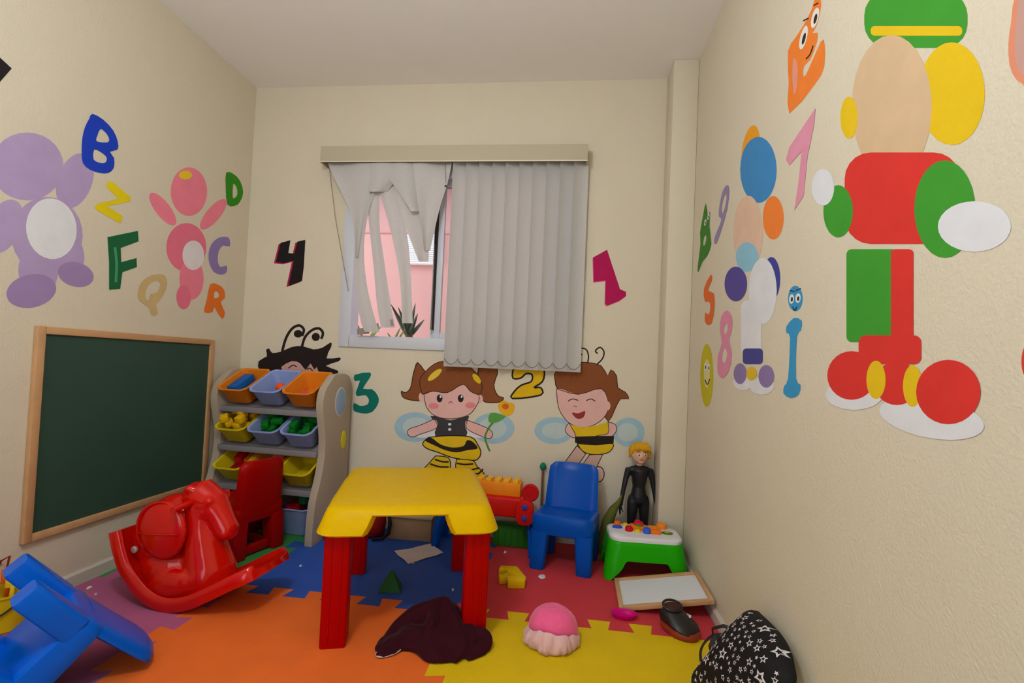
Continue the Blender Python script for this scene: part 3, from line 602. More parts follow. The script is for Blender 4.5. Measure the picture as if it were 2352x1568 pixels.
for sx in (-1, 1):
    for sy in (-1, 1):
        m = MB(); rings = []
        for (z, k) in ((0, .97), (.006, 1), (.385, 1.0), (TZ-.045, .98)):
            P = []
            for x, y in rrect(.084*k, .084*k, .008, 2): P.append((x, y))
            rings.append([Vector((sx*(TW/2-.047)+x, sy*(TD/2-.049)+y, z)) for x, y in P])
        lg = m.loft(rings).build('leg', RLEG, tb, angle=50)
        for q in (-1, 1):
            MB().box((sx*(TW/2-.047)+q*.016, sy*(TD/2-.049)-.0425, .20), (.004, .004, .37)).build('rib', RLEG, lg, smooth=False)
# ---------------------------------------------------------------- rocking horse
HR_ = pl(200, 13, 1, .15, spec=.42)
hs2 = thing('rocking_horse', 'glossy red plastic rocking horse with seat and handles', 'rocking horse', (-1.42, 1.765, MAT_Z), math.radians(-3))
prof = crom([(-.262, .262), (-.235, .18), (-.195, .11), (-.11, .032), (-.01, .0), (.09, .018), (.18, .062), (.27, .112), (.345, .150)], 4, False)
m = MB(); rings = []
NP = len(prof)
for i, p in enumerate(prof):                     # curved rocker tray with a rolled rim
    a = prof[max(i-1, 0)]; b = prof[min(i+1, NP-1)]; t = (b-a).normalized(); nn = Vector((-t[1], t[0]))
    if nn[1] < 0: nn = -nn
    wdt = .125*(1 if i < NP-4 else (1, .97, .9, .78)[i-NP+4]); ring = []
    for (yy, hh) in ((-1, 0), (-1.04, .02), (-1.02, .042), (-.94, .05), (-.86, .036), (0, .024), (.86, .036), (.94, .05), (1.02, .042), (1.04, .02), (1, 0), (0, -.0)):
        ring.append(Vector((p[0]+nn[0]*hh, yy*wdt, p[1]+nn[1]*hh)))
    rings.append(ring)
m.loft(rings).build('rocker', HR_, hs2, angle=60)
m = MB()
m.ell((-.07, 0, .265), (.115, .088, .112)); m.ell((-.09, 0, .12), (.13, .10, .10)); m.ell((-.17, 0, .20), (.085, .085, .10))
def lo(pts):
    m.tube([p[0] for p in pts], [p[1] for p in pts], 14)
lo([((.08, 0, .05), .095), ((.075, 0, .12), .09), ((.05, 0, .20), .078), ((.03, 0, .28), .068), ((.018, 0, .36), .062), ((.015, 0, .41), .045)])
lo([((-.03, 0, .385), .050), ((.025, 0, .400), .062), ((.07, 0, .37), .058), ((.11, 0, .315), .045), ((.138, 0, .272), .043), ((.150, 0, .255), .030)])
m.ell((-.01, 0, .37), (.055, .03, .08)); m.ell((.143, 0, .268), (.032, .044, .030)); m.ell((.07, 0, .345), (.04, .058, .035), R=ry(40))
for s_ in (-1, 1):
    m.ell((.088, s_*.047, .392), (.018, .012, .016)); m.ell((.005, s_*.05, .432), (.020, .014, .018), R=rx(-20*s_)); m.ell((.158, s_*.024, .285), (.012, .011, .011))
    m.ell((-.02, s_*.085, .075), (.10, .03, .06), R=ry(-12)); m.ell((.08, s_*.06, .09), (.05, .035, .08))
m.build('body', HR_, hs2, remesh=.007, relax=6)
m = MB()                                         # saddle: broad round flaps joined over the back, with a rolled rim
for s_ in (-1, 1):
    m.ell((-.065, s_*.088, .282), (.104, .026, .112), 28, 12)
m.ell((-.075, 0, .315), (.105, .09, .082), 24, 12)
sd = m.build('saddle', HR_, hs2, remesh=.006, relax=5)
for s_ in (-1, 1):
    MB().tube([(-.065+.098*math.cos(t), s_*(.100-.02*0), .282+.106*math.sin(t)) for t in [math.pi*.42+i*math.pi*.75/24 for i in range(25)]], [.001+.006*math.sin(math.pi*i/24) for i in range(25)], 8).build('rim', HR_, sd)
    MB().tube([(-.155, s_*.108, .27), (-.10, s_*.115, .272), (-.03, s_*.115, .276), (.02, s_*.108, .28)], .003, 6).build('crease', HR_, sd)
MB().tube([(.018, -.135, .376), (.018, -.06, .382), (.018, .06, .382), (.018, .135, .376)], [.0125, .013, .013, .0125], 12).build('handle', HR_, hs2)
m = MB(); m.lathe([(.013, 0), (.013, .006), (.008, .008)], n=16, R=rx(90), c=(-.175, -.092, .20)); m.build('hub_cap', mat('chrome_cap', rgb(200, 190, 185), .25, metal=.6), hs2)
# ---------------------------------------------------------------- toy shelf with bins
BEIGE = pl(176, 160, 140, .5, var=.05); GREYP = pl(132, 126, 128, .5, var=.05)
SHL = Vector((-1.553, 2.672, MAT_Z)); SHR = rz(-4)
sf = thing('toy_shelf', 'beige plastic toy organiser shelf with grey shelves and wavy sides', 'shelf', SHL, math.radians(-4))
front = crom([(-.13, .872), (-.175, .868), (-.215, .835), (-.262, .79), (-.280, .724), (-.268, .643), (-.245, .56), (-.238, .475), (-.246, .397), (-.27, .307), (-.30, .22), (-.315, .10), (-.315, .0)], 3, False)
outl = [(p[0], p[1]) for p in front]+[(-.22, 0), (-.2, .06), (-.06, .06), (-.04, 0), (0, 0), (0, .82), (-.03, .86), (-.08, .875)]
for sx in (-1, 1):
    m = MB(); m.prism(outl, .04, lambda y, z, h, sx=sx: (sx*(.335-h), y, z)); sp = m.build('side_panel', BEIGE, sf, bev=.008, seg=3, angle=40)
    if sx > 0:
        MB().ell((.337, -.112, .72), (.004, .052, .075), 24, 10).build('mirror_oval', pl(150, 172, 200, .2), sp)
        MB().ell((.336, -.112, .72), (.0035, .058, .082), 24, 10).build('oval_rim', pl(205, 200, 192, .4), sp)
        MB().ell((.336, -.060, .505), (.005, .028, .052), 20, 10).build('yellow_oval', pl(214, 196, 30, .4), sp)
TIL = 28
LIPS = (.672, .462, .256)
for z in LIPS:
    m = MB(); m.box((0, -.245, z-.012), (.59, .03, .032)); m.box((0, -.13, z+.045), (.59, .25, .014), rx(TIL)); m.build('shelf_board', GREYP, sf, bev=.005)
m = MB(); m.box((0, -.01, .84), (.59, .018, .05)); m.build('back_rail', BEIGE, sf, bev=.004)
def make_bin(label, col, w=.183, d=.235, h=.098, loc=(0, 0, 0), R=None, wave=.006, group='plastic toy bins'):
    m = MB(); rings = []
    spec = ((w*.70, d*.72, 0, .02), (w*.74, d*.76, .004, .024), (w*.93, d*.94, h-.006, .03), (w*1.0, d*1.0, h, .034), (w*1.02, d*1.02, h-.004, .035), (w*1.0, d*1.0, h+.003, .034), (w*.9, d*.92, h, .03), (w*.70, d*.72, .008, .02))
    for (ww, dd, z, r) in spec:
        ring = []
        for x, y in rrect(ww, dd, r, 4):
            zz = z-(wave*math.cos(x/w*2*math.pi) if z > h*.7 else 0)
            ring.append(Vector((x, y, zz)))
        rings.append(ring)
    m.loft(rings)
    # subdivide the long sides is not needed: the rim wave follows the corner points
    return one('storage_bin', m, pl(*col, .42), label, 'storage bin', loc, R=R, group=group, angle=50)
def shelf_frame(x, lip, tilt=TIL):
    R = SHR @ rx(tilt); p = SHL+SHR @ Vector((x, -.235, lip+.018)); return p+R @ Vector((0, .085, 0.004)), R
OR = (224, 128, 30); LB = (142, 160, 210); YB_ = (214, 190, 24)
rows = [(0, (OR, LB, OR), ('orange bin with a blue block and a mint block, top shelf row', 'pale blue bin holding orange balls, top shelf row', 'orange bin with a pink clay lump, top shelf row')),
        (1, (YB_, LB, LB), ('yellow bin heaped with yellow blocks, second shelf row', 'pale blue bin of green blocks between the yellow bin and its twin', 'pale blue bin of green blocks beside the oval mirror panel')),
        (2, (YB_, OR, YB_), ('yellow bin with red blocks, third shelf row', 'orange bin behind the red chair backrest, third shelf row', 'empty yellow bin, third shelf row'))]
FR = {}
for r, cols, labs in rows:
    for k in range(3):
        p, R = shelf_frame((-.192, .002, .196)[k], LIPS[r]); FR[(r, k)] = (p, R)
        make_bin(labs[k], cols[k], loc=p, R=R)
def inbin(rk, x, y, z): p, R = FR[rk]; return p+R @ Vector((x, y, z))
def blk(rk, x, y, z, sz, col, label, a=0, b=0, group=None, stud=True, name='toy_block'):
    m = MB().box((0, 0, 0), sz)
    o = one(name, m, pl(*col, .4), label, 'toy block', inbin(rk, x, y, z), R=FR[rk][1] @ rz(a) @ rx(b), group=group, bev=min(sz)*.12)
    return o
BINW, BIND, BINH = .183, .235, .098
LAID = {}                                       # per bin: footprints already lying in it (corners, top)
def foot(x, y, sx, sy, a, m=.0008):
    c, q_ = math.cos(math.radians(a)), math.sin(math.radians(a)); hx, hy = sx/2+m, sy/2+m
    return [Vector((x+u*hx*c-v_*hy*q_, y+u*hx*q_+v_*hy*c)) for u, v_ in ((-1, -1), (1, -1), (1, 1), (-1, 1))]
def hit(P, Q):                                  # do two convex footprints overlap
    for A_ in (P, Q):
        for k in range(len(A_)):
            e = A_[(k+1) % len(A_)]-A_[k]; nn = Vector((-e[1], e[0]))
            if max(p.dot(nn) for p in P) <= min(q_.dot(nn) for q_ in Q) or max(q_.dot(nn) for q_ in Q) <= min(p.dot(nn) for p in P): return False
    return True
def rest(rk, x, y, sz, a, box=None):
    """height of the underside when let down at x, y; None where it would press into the bin wall"""
    w, d, h = box or (BINW, BIND, BINH); P = foot(x, y, sz[0], sz[1], a)
    z = max([t for Q, t in LAID.get(rk, []) if hit(P, Q)], default=.0085)
    f = .68+.19*min(1, z/h)
    if any(abs(p[0]) > w/2*f or abs(p[1]) > d/2*(f+.01) for p in P): return None
    return z
def put(rk, x, y, sz, a, col, label, group=None, name='toy_block', box=None):
    z = rest(rk, x, y, sz, a, box)
    if z is None: raise ValueError('does not fit: '+label)
    LAID.setdefault(rk, []).append((foot(x, y, sz[0], sz[1], a), z+sz[2]+.0006))
    return blk(rk, x, y, z+sz[2]/2, sz, col, label, a, 0, group, name=name)
def pour(rk, count, sz, col, label, group, seed, top=.125):
    random.seed(seed); n_ = 0
    for tries in range(4000):
        if n_ == count: break
        x, y, a = random.uniform(-.07, .07), random.uniform(-.09, .09), random.uniform(0, 180); z = rest(rk, x, y, sz, a)
        if z is None or z > .05+(top-.05)*n_/count: continue
        put(rk, x, y, sz, a, col, label, group); n_ += 1
    return n_
put((0, 0), -.028, .0, (.058, .15, .085), 0, (24, 92, 168), 'long blue toy block in the orange bin', name='long_toy_block')
put((0, 0), .033, -.03, (.05, .085, .05), -4, (150, 206, 160), 'mint green toy block in the orange bin')
for (x, y) in ((-.014, .036), (.030, .0)):
    one('toy_ball', MB().ell((0, 0, 0), (.027, .027, .027), 20, 12), pl(250, 90, 20, .35), 'small orange ball in the pale blue bin', 'toy ball', inbin((0, 1), x, y, .0355), group='orange balls in the bin')
for i, c in enumerate(((206, 150, 90), (150, 170, 90), (206, 120, 70))):
    m = MB(); m.tube([(.022*math.cos(t), .022*math.sin(t), 0) for t in [k*2*math.pi/20 for k in range(20)]], .005, 8, closed=True)
    one('stacking_ring', m, pl(*c, .4), ('tan', 'olive', 'rust')[i]+' stacking ring in the pale blue bin', 'toy ring', inbin((0, 1), (-.022, -.018, -.024)[i], (-.045, -.048, -.044)[i], .0138+.0101*i), R=FR[(0, 1)][1])
m = MB(); random.seed(3)
for i in range(7): m.ell((random.uniform(-.022, .022), random.uniform(-.022, .022), random.uniform(0, .02)), (.02, .02, .016))
one('clay_lump', m, pl(226, 70, 130, .6), 'crumpled pink modelling clay lump in the orange bin', 'modelling clay', inbin((0, 2), -.014, -.03, .024), remesh=.004, relax=2)
NB = [pour((1, 0), 18, (.04, .04, .036), (226, 176, 20), 'yellow toy cube heaped in the yellow bin', 'yellow cubes in the bin', 11, .15),
      pour((1, 1), 12, (.058, .036, .028), (16, 110, 34), 'green toy brick in the pale blue bin next to the yellow one', 'green bricks in bin middle', 12),
      pour((1, 2), 12, (.058, .036, .028), (16, 110, 34), 'green toy brick in the pale blue bin beside the mirror panel', 'green bricks in bin end', 13)]

put((2, 0), -.030, .035, (.05, .07, .07), 5, (196, 20, 20), 'bright red toy brick in the third row yellow bin')
put((2, 0), .002, -.045, (.07, .05, .05), -6, (150, 16, 24), 'dark red toy brick in the third row yellow bin')
put((2, 0), .032, .035, (.05, .07, .06), -4, (232, 110, 24), 'orange toy brick in the third row yellow bin')
put((2, 1), .022, -.005, (.07, .12, .05), 0, (30, 110, 90), 'dark teal brick in the orange bin')
o = put((2, 1), .026, -.01, (.06, .09, .03), 8, (232, 190, 60), 'yellow waffle block in the orange bin')
for i in range(3):
    for j in range(4): MB().box((-.02+.02*i, -.033+.022*j, .016), (.012, .014, .006)).build('bump', pl(240, 206, 90, .4), o, bev=.002)
# bins on the floor below the shelf
fb = make_bin('pale blue bin with red and green blocks on the floor under the shelf', (150, 166, 214), .215, .17, .135, (-1.435, 2.535, MAT_Z+.001), rz(-4), .007)
FR['f'] = (Vector((-1.435, 2.535, MAT_Z)), rz(-4))
put('f', -.022, .004, (.078, .09, .15), 12, (200, 24, 40), 'red toy block standing up out of the floor bin', box=(.215, .17, .135))
put('f', .047, .0, (.042, .085, .132), -4, (30, 130, 80), 'green toy block standing in the floor bin', box=(.215, .17, .135))
make_bin('dark red bin on the floor behind the red chair', (150, 20, 20), .20, .17, .135, (-1.70, 2.548, MAT_Z+.001), rz(-4), .007)
# ---------------------------------------------------------------- activity table
at = thing('activity_table', 'green toddler activity table with white top of coloured buttons', 'activity toy', (.400, 2.398, MAT_Z), math.radians(2))
GRN = pl(34, 168, 4, .3, spec=.14); AW, AD, AZ = .345, .212, .172
def aring(w, d, z, r=.07): return [(x, y, z, s) for x, y, s in perim(w, d, r, 14)]
def arch(P0, P1, f=1):
    out = []
    for (x0, y0, s), (x1, y1, _) in zip(P0, P1):
        e = min(1, max(0, (abs(s)-.72)/.4)); e = e**.6 if e > 0 else 0
        z = .088*(1-e); k = 1-z/.16; out.append(Vector((x0+(x1-x0)*k, y0+(y1-y0)*k, z)))
    return out
m = MB(); v = lambda P, z: [Vector((x, y, z)) for x, y, s in P]
Pt = perim(AW, AD, .055, 30); Pb = perim(AW+.045, AD+.045, .045, 30); Pi = perim(AW-.03, AD-.03, .045, 30); Pbi = perim(AW+.02, AD+.02, .035, 30)
Pm = perim(AW+.022, AD+.022, .052, 30)
ar = arch(Pt, Pb); ari = arch(Pi, Pbi)
m.loft([v(perim(AW-.06, AD-.06, .05, 30), AZ-.004), v(perim(AW-.022, AD-.022, .055, 30), AZ), v(perim(AW-.006, AD-.006, .055, 30), AZ-.006), v(Pt, AZ-.018), [p.lerp(Vector((q[0], q[1], .11)), .5) if 0 else Vector((q[0], q[1], .10)) for p, q in zip(ar, Pm)], ar, [q+Vector((0, 0, .002)) for q in ari], v(Pi, .12), v(perim(AW-.1, AD-.1, .03, 30), .12)])
m.build('base', GRN, at, angle=60)
m = MB(); Pw = lambda i, z: [Vector((x, y, z)) for x, y, s in perim(AW-.012-i, AD-.012-i, .052, 10)]
m.loft([Pw(.0, AZ-.002), Pw(-.004, AZ+.012), Pw(.006, AZ+.02), Pw(.06, AZ+.022)]); m.build('top_panel', pl(222, 220, 222, .4), at, angle=50)
ZT = AZ+.022
def btn(x, y, r, h, col, name='button', sq=False, ry_=None):
    m = MB(); y *= .86
    if sq: m.prism(rrect(r*2, (ry_ or r)*2, min(r, ry_ or r)*.4, 3, x, y), h, lambda a, b, c: (a, b, ZT-.002+c)); m.build(name, pl(*col, .35), at, bev=.002)
    else: m.lathe([(r, -.003), (r, h*.6), (r*.8, h*.95), (r*.2, h)], (x, y, ZT), 20, sy=(ry_ or r)/r); m.build(name, pl(*col, .35), at)
btn(-.115, .07, .017, .02, (240, 110, 20)); btn(-.075, .075, .013, .012, (226, 200, 30)); btn(-.12, .028, .024, .01, (40, 80, 200), ry_=.013); btn(-.07, -.012, .018, .022, (200, 20, 30))
btn(-.02, .035, .036, .018, (240, 130, 30), 'book_frame', True, .03); btn(-.015, .05, .026, .03, (226, 30, 60)); btn(-.015, .078, .016, .03, (230, 40, 120)); btn(-.018, .022, .02, .024, (60, 140, 30), ry_=.008)
btn(.045, .045, .026, .014, (40, 80, 190), ry_=.016); btn(.045, .012, .03, .02, (245, 140, 20)); btn(-.03, -.025, .014, .012, (226, 200, 30)); btn(.012, -.03, .019, .024, (60, 100, 210)); btn(.052, -.025, .024, .02, (245, 120, 30), 'button', True, .018)
btn(.10, .075, .026, .022, (245, 140, 40)); btn(.11, -.015, .026, .006, (70, 130, 30), 'dial', ry_=.02); btn(.11, -.015, .014, .009, (214, 150, 40), 'dial_hub', ry_=.01)
# ---------------------------------------------------------------- plain doll
SKN = mat('doll_skin', rgb(226, 176, 146), .5); DK = mat('doll_suit', rgb(26, 26, 30), .45, .4, .1)
dl = thing('doll', 'plain blond doll in a dark outfit standing in the corner by the pillar', 'doll', (.408, 2.635, MAT_Z), math.radians(6))
m = MB()
def limb(pts): m.tube([p[0] for p in pts], [p[1] for p in pts], 12)
for s in (-1, 1):
    limb([((s*.024, 0, .315), .012), ((s*.028, 0, .295), .024), ((s*.030, 0, .27), .029), ((s*.032, 0, .22), .027), ((s*.034, .002, .15), .021), ((s*.036, .004, .09), .019), ((s*.037, .004, .03), .013)])
    m.ell((s*.038, -.012, .014), (.014, .03, .014))
    limb([((s*.056, 0, .445), .018), ((s*.070, 0, .39), .015), ((s*.082, -.004, .33), .013), ((s*.092, -.012, .27), .011), ((s*.096, -.016, .25), .012)])
limb([((0, 0, .27), .040), ((0, 0, .30), .042), ((0, 0, .35), .033), ((0, 0, .40), .042), ((0, 0, .44), .045), ((0, 0, .462), .022)])
m.ell((0, 0, .44), (.062, .026, .022)); m.ell((0, 0, .275), (.052, .034, .034))
m.build('outfit', DK, dl, remesh=.005, relax=4)
for s in (-1, 1):
    m = MB(); m.ell((s*.097, -.018, .238), (.009, .012, .014))
    for k in range(4): m.tube([(s*.098, -.026+.006*k, .232), (s*.099, -.027+.006*k, .218), (s*.097, -.028+.006*k, .207-.002*(k % 2))], .0032, 6)
    m.tube([(s*.092, -.022, .236), (s*.087, -.027, .226), (s*.086, -.029, .219)], .0034, 6); m.build('hand', DK, dl)
m = MB(); m.tube([(0, 0, .455), (0, 0, .485)], .015, 12); m.ell((0, -.004, .520), (.040, .043, .050)); m.ell((0, -.044, .514), (.006, .008, .008)); m.ell((0, -.02, .488), (.02, .022, .016))
for s in (-1, 1): m.ell((s*.041, 0, .515), (.006, .009, .012))
hd = m.build('head', SKN, dl, remesh=.0035, relax=2)
for s in (-1, 1):
    MB().ell((s*.016, -.0425, .523), (.008, .004, .006)).build('eye', pl(236, 236, 232, .3), hd); MB().ell((s*.016, -.0455, .523), (.004, .0025, .0045)).build('pupil', pl(40, 90, 50, .3), hd)
    MB().tube([(s*.007, -.0435, .536), (s*.016, -.0445, .539), (s*.025, -.040, .536)], .0018, 6).build('eyebrow', pl(150, 100, 20, .5), hd)
MB().tube([(-.011, -.0425, .498), (0, -.0445, .496), (.011, -.0425, .498)], .0022, 6).build('mouth', pl(180, 80, 80, .5), hd)
m = MB(); random.seed(5); m.ell((0, .006, .545), (.047, .048, .040))
for i in range(26):
    a = random.uniform(-.35, math.pi+.35); x = .043*math.cos(a); y = .006+.043*math.sin(a); m.tube([(x*.7, y*.7, .565), (x*1.1, y*1.1, .54), (x*1.22, y*1.15, .505+random.uniform(-.012, .01))], [.014, .013, .004], 7)
for i in range(6): x = -.035+.014*i; m.tube([(x*.6, -.02, .578), (x, -.045, .562), (x*1.1+.004, -.050, .545)], [.012, .010, .003], 7)
m.build('hair', pl(214, 158, 30, .55), dl, remesh=.004, relax=1)
# ---------------------------------------------------------------- toy bench behind the table
tbn = thing('toy_bench', 'red and orange toy bench with dial on blue legs by the window wall', 'toy', (-.385, 2.545, MAT_Z), math.radians(-4))
RP = pl(206, 24, 16, .35); OP = pl(240, 140, 30, .4)
MB().box((0, 0, .235), (.46, .15, .10)).build('tray', RP, tbn, bev=.012, seg=3)
m = MB(); m.box((.03, .01, .315), (.30, .10, .07)); ob = m.build('block_bed', OP, tbn, bev=.01)
for i in range(6):
    for j in range(2): MB().box((-.09+.048*i, -.018+.05*j, .356), (.03, .03, .018)).build('stud', pl(244, 180, 40, .4), ob, bev=.004)
m = MB(); m.prism(rrect(.085, .12, .03, 5), .03, lambda x, y, h: (.215+x, -.075-h, .225+y)); pn = m.build('control_panel', RP, tbn, bev=.005)
for z in (.255, .20): MB().lathe([(.014, 0), (.014, .006), (.009, .010)], (.215, -.104, z), 18, rx(90)).build('button', pl(50, 70, 180, .35), pn)
m = MB(); m.tube([(.235+.034*math.cos(t), -.06, .318+.036*math.sin(t)) for t in [k*2*math.pi/24 for k in range(24)]], .010, 10, closed=True); m.lathe([(.03, -.008), (.03, .008)], (.235, -.06, .318), 20, rx(90)); m.build('dial', pl(190, 20, 26, .3), tbn)
for sx in (-1, 1):
    for sy in (-1, 1):
        MB().tube([(sx*.225, sy*.045, .20), (sx*.245, sy*.065, .10), (sx*.238+sx*.014, sy*.08, .0045)], [.030, .026, .022] if sx < 0 else [.016, .015, .015], 12, flat=.8).build('leg', BLUE, tbn)
m = MB().box((0, 0, .055), (.19, .08, .11)); o = one('toy_crate', m, pl(40, 110, 30, .5), 'dark green toy crate on the floor below the toy bench', 'crate', (-.255, 2.60, MAT_Z+.001), math.radians(-2), bev=.006)
for i in range(5): MB().box((-.07+.035*i, -.042, .055), (.012, .006, .09)).build('rib', pl(40, 110, 30, .5), o, bev=.002)
cbx = thing('cardboard_box', 'low beige cardboard box against the wall behind the yellow table', 'box', (-.80, 2.605, MAT_Z))
KR = mat('cardboard', rgb(170, 138, 104), .8, .2, .1, 20)
MB().box((0, 0, .06), (.24, .14, .12)).build('body', KR, cbx, bev=.003); MB().box((0, -.004, .123), (.248, .15, .012)).build('lid', mat('cardboard_pale', rgb(176, 166, 140), .8, .2), cbx, bev=.003)
# backpack
bp = thing('backpack', 'small dark red backpack slumped behind the yellow table', 'bag', (-1.02, 2.545, MAT_Z), math.radians(8))
m = MB(); m.ell((0, 0, .09), (.085, .055, .09)); m.ell((0, -.02, .06), (.075, .05, .058)); m.box((0, .02, .07), (.14, .06, .13)); m.build('body', mat('red_cloth', rgb(140, 16, 16), .75, .2, .15, 30, .3, 200), bp, remesh=.006, relax=8)
MB().tube([(.06, -.02, .165), (.10, -.04, .15), (.115, -.055, .09), (.11, -.06, .04), (.08, -.07, .014), (.03, -.08, .0125)], .011, 8, flat=.4).build('strap', mat('black_webbing', rgb(24, 20, 20), .8), bp)
MB().tube([(-.02, -.03, .172), (0, -.03, .19), (.02, -.03, .172)], .006, 8).build('handle', mat('black_webbing', rgb(24, 20, 20), .8), bp)
# stick with knob, horn
ds = thing('drumstick', 'thin brown stick with a teal knob leaning on the wall behind the blue chair', 'stick', (-.105, 2.645, MAT_Z))
MB().tube([(0, 0, 0), (0, .035, .40)], .006, 8).build('stick', mat('stick_brown', rgb(120, 84, 50), .6), ds)
MB().ell((0, .036, .412), (.018, .014, .022)).build('knob', pl(30, 120, 90, .3), ds)
one('toy_horn', MB().tube([(.225, 2.60, .016), (.235, 2.60, .10), (.25, 2.59, .18), (.275, 2.585, .245), (.30, 2.58, .285), (.315, 2.575, .325)], [.028, .032, .03, .022, .012, .003], 12), pl(96, 100, 40, .5), 'olive green curved toy horn standing between chair and doll', 'toy')
# ---------------------------------------------------------------- whiteboard propped on the wall
q = [Vector((.262, 2.258, MAT_Z)), Vector((.247, 1.984, MAT_Z)), onX(.616, 1645, 1392), onX(.616, 1603, 1318)]
ex = ((q[3]+q[2])-(q[0]+q[1]))/2; wdt = ex.length; ey = ((q[0]-q[1]).normalized()+(q[3]-q[2]).normalized()); ey.z = 0; ey.normalize()
ex = (ex-ey*ex.dot(ey)).normalized(); ez = ex.cross(ey).normalized(); dep = .272

wbR = Matrix((ex, ey, ez)).transposed()
wb = thing('whiteboard', 'small whiteboard in a pine frame propped against the wall', 'whiteboard', (q[0]+q[1])/2+Vector((0, 0, .0003)), R=wbR)
MB().box((wdt/2, 0, .006), (wdt-.02, dep-.02, .006)).build('board', mat('whiteboard_white', rgb(220, 220, 226), .35, .3, .02), wb, smooth=False)
for (c, s) in (((wdt/2, -dep/2+.009, .009), (wdt-.036, .018, .018)), ((wdt/2, dep/2-.009, .009), (wdt-.036, .018, .018)), ((.009, 0, .009), (.018, dep, .018)), ((wdt-.009, 0, .009), (.018, dep, .018))):
    MB().box(c, s).build('frame_rail', WOOD, wb, bev=.002)
# ---------------------------------------------------------------- small things on the mats
def heap(outline, hfun, name, matl, rings=16, ppe=5, z0=MAT_Z, parent=None):
    """soft heap over a floor outline; hfun(x, y, r) gives the height, r = 0 centre .. 1 edge"""
    P = crom(outline, ppe); c = sum(P, Vector((0, 0)))/len(P); m = MB(); vs = []; n = len(P)
    vs.append(Vector((c[0], c[1], z0+hfun(c[0], c[1], 0))))
    for i in range(1, rings+1):
        r = i/rings
        for p in P:
            x, y = c.lerp(p, r); vs.append(Vector((x, y, z0+hfun(x, y, r))))
    for p in P: vs.append(Vector((c.lerp(p, .985)[0], c.lerp(p, .985)[1], z0+.0006)))
    fs = [(0, 1+j, 1+(j+1) % n) for j in range(n)]
    for i in range(rings):
        a = 1+i*n; b = a+n
        fs += [(a+j, b+j, b+(j+1) % n, a+(j+1) % n) for j in range(n)]
    fs.append(tuple(1+rings*n+j for j in range(n))[::-1])
    return m.add(vs, fs)
VEL = mat('maroon_velvet', rgb(50, 5, 18), .8, .12, .35, 12, .4, 90, sheen=.08)
def ridge(x, y, f, ox): 
    w = Vector((x*f+ox, y*f*1.3-ox, 2.7)); w += Vector((noise.noise(w*.8), noise.noise(w*.8+Vector((9, 3, 1))), 0))*.6
    return 1-min(1, abs(noise.noise(w))*3.2)
def cl_h(x, y, r):
    pk = math.exp(-((x+.42)**2/.010+(y-1.75)**2/.006)); pk2 = math.exp(-((x+.29)**2/.004+(y-1.655)**2/.003)); lobe = .5+.5*noise.noise(Vector((x*10, y*10, 7.7)))
    a = math.atan2(y-1.66, x+.40); spoke = 1-min(1, abs(noise.noise(Vector((math.cos(a)*2.6, math.sin(a)*2.6, r*1.1+3))))*2.6)
    e = (1-r**3.5); return max(.003, e*(.022+.026*lobe+.030*spoke*(.3+r)+.024*ridge(x, y, 12, .3)+.013*ridge(x, y, 26, 4.1)+.072*pk+.04*pk2)+.012*(1-r**14))
ct = thing('maroon_cloth', 'crumpled dark maroon velvet cloth around the table leg', 'cloth', (0, 0, 0))
cm = heap([(-.585, 1.545), (-.50, 1.575), (-.455, 1.562), (-.40, 1.522), (-.33, 1.535), (-.27, 1.585), (-.235, 1.64), (-.225, 1.70), (-.27, 1.72), (-.325, 1.735), (-.34, 1.80), (-.40, 1.84), (-.47, 1.815), (-.53, 1.77), (-.575, 1.70), (-.59, 1.63)], lambda x, y, r: .008+.045*(1-r**2)+.010*ridge(x, y, 12, .3), '', None, 14, 4)
def fold(pts, rad):
    P = [onZ(z, x, y) for x, y, z in pts]; c = crom(P, 5, False); n_ = len(c)
    cm.tube([p-Vector((0, 0, rad*.5)) for p in c], [rad*(.35+.65*math.sin(math.pi*(.08+.84*i/(n_-1))))*(1+.12*noise.noise(p*30)) for i, p in enumerate(c)], 10, flat=.75)
for pts, rad in (([(1025, 1366, .125), (985, 1385, .105), (945, 1405, .075), (910, 1438, .045), (888, 1470, .03)], .030), ([(1022, 1366, .125), (1035, 1400, .10), (1050, 1440, .07), (1058, 1480, .045), (1040, 1512, .03)], .030),
                 ([(1000, 1375, .115), (990, 1420, .085), (975, 1455, .055), (965, 1490, .03)], .026), ([(925, 1432, .055), (965, 1442, .06), (1005, 1462, .055), (1022, 1490, .04)], .020),
                 ([(1060, 1440, .06), (1100, 1445, .06), (1116, 1462, .045), (1104, 1488, .03), (1070, 1508, .025)], .026), ([(905, 1488, .02), (950, 1478, .035), (990, 1500, .03), (1030, 1517, .02)], .020),
                 ([(1062, 1400, .085), (1072, 1425, .07), (1085, 1470, .05)], .022), ([(960, 1398, .08), (950, 1440, .05), (925, 1475, .03)], .020), ([(872, 1500, .015), (890, 1470, .03), (915, 1455, .035)], .016)): fold(pts, rad)
fl = [onZ(.018, x, y) for x, y in ((935, 1470), (890, 1448), (874, 1480), (862, 1506), (880, 1510), (908, 1502), (930, 1488))]
cm.loft([[Vector((p.x, p.y, z)) for p in fl] for z in (MAT_Z+.0025, MAT_Z+.015)])
cm.ell((-.415, 1.735, .045), (.085, .075, .062)); cm.ell((-.36, 1.66, .03), (.10, .09, .045))
cm.v = [(a, b, max(c, MAT_Z+.0025)) for a, b, c in cm.v]
cm.build('cloth', VEL, ct, remesh=.0055, relax=3)
MB().tube(crom([onZ(.022, 889, 1452), onZ(.020, 874, 1482), onZ(.018, 864, 1504), onZ(.018, 880, 1508), onZ(.019, 907, 1500), onZ(.022, 924, 1488)], 4, False), .0028, 6).build('piping', mat('white_piping', rgb(190, 170, 170), .7), ct)
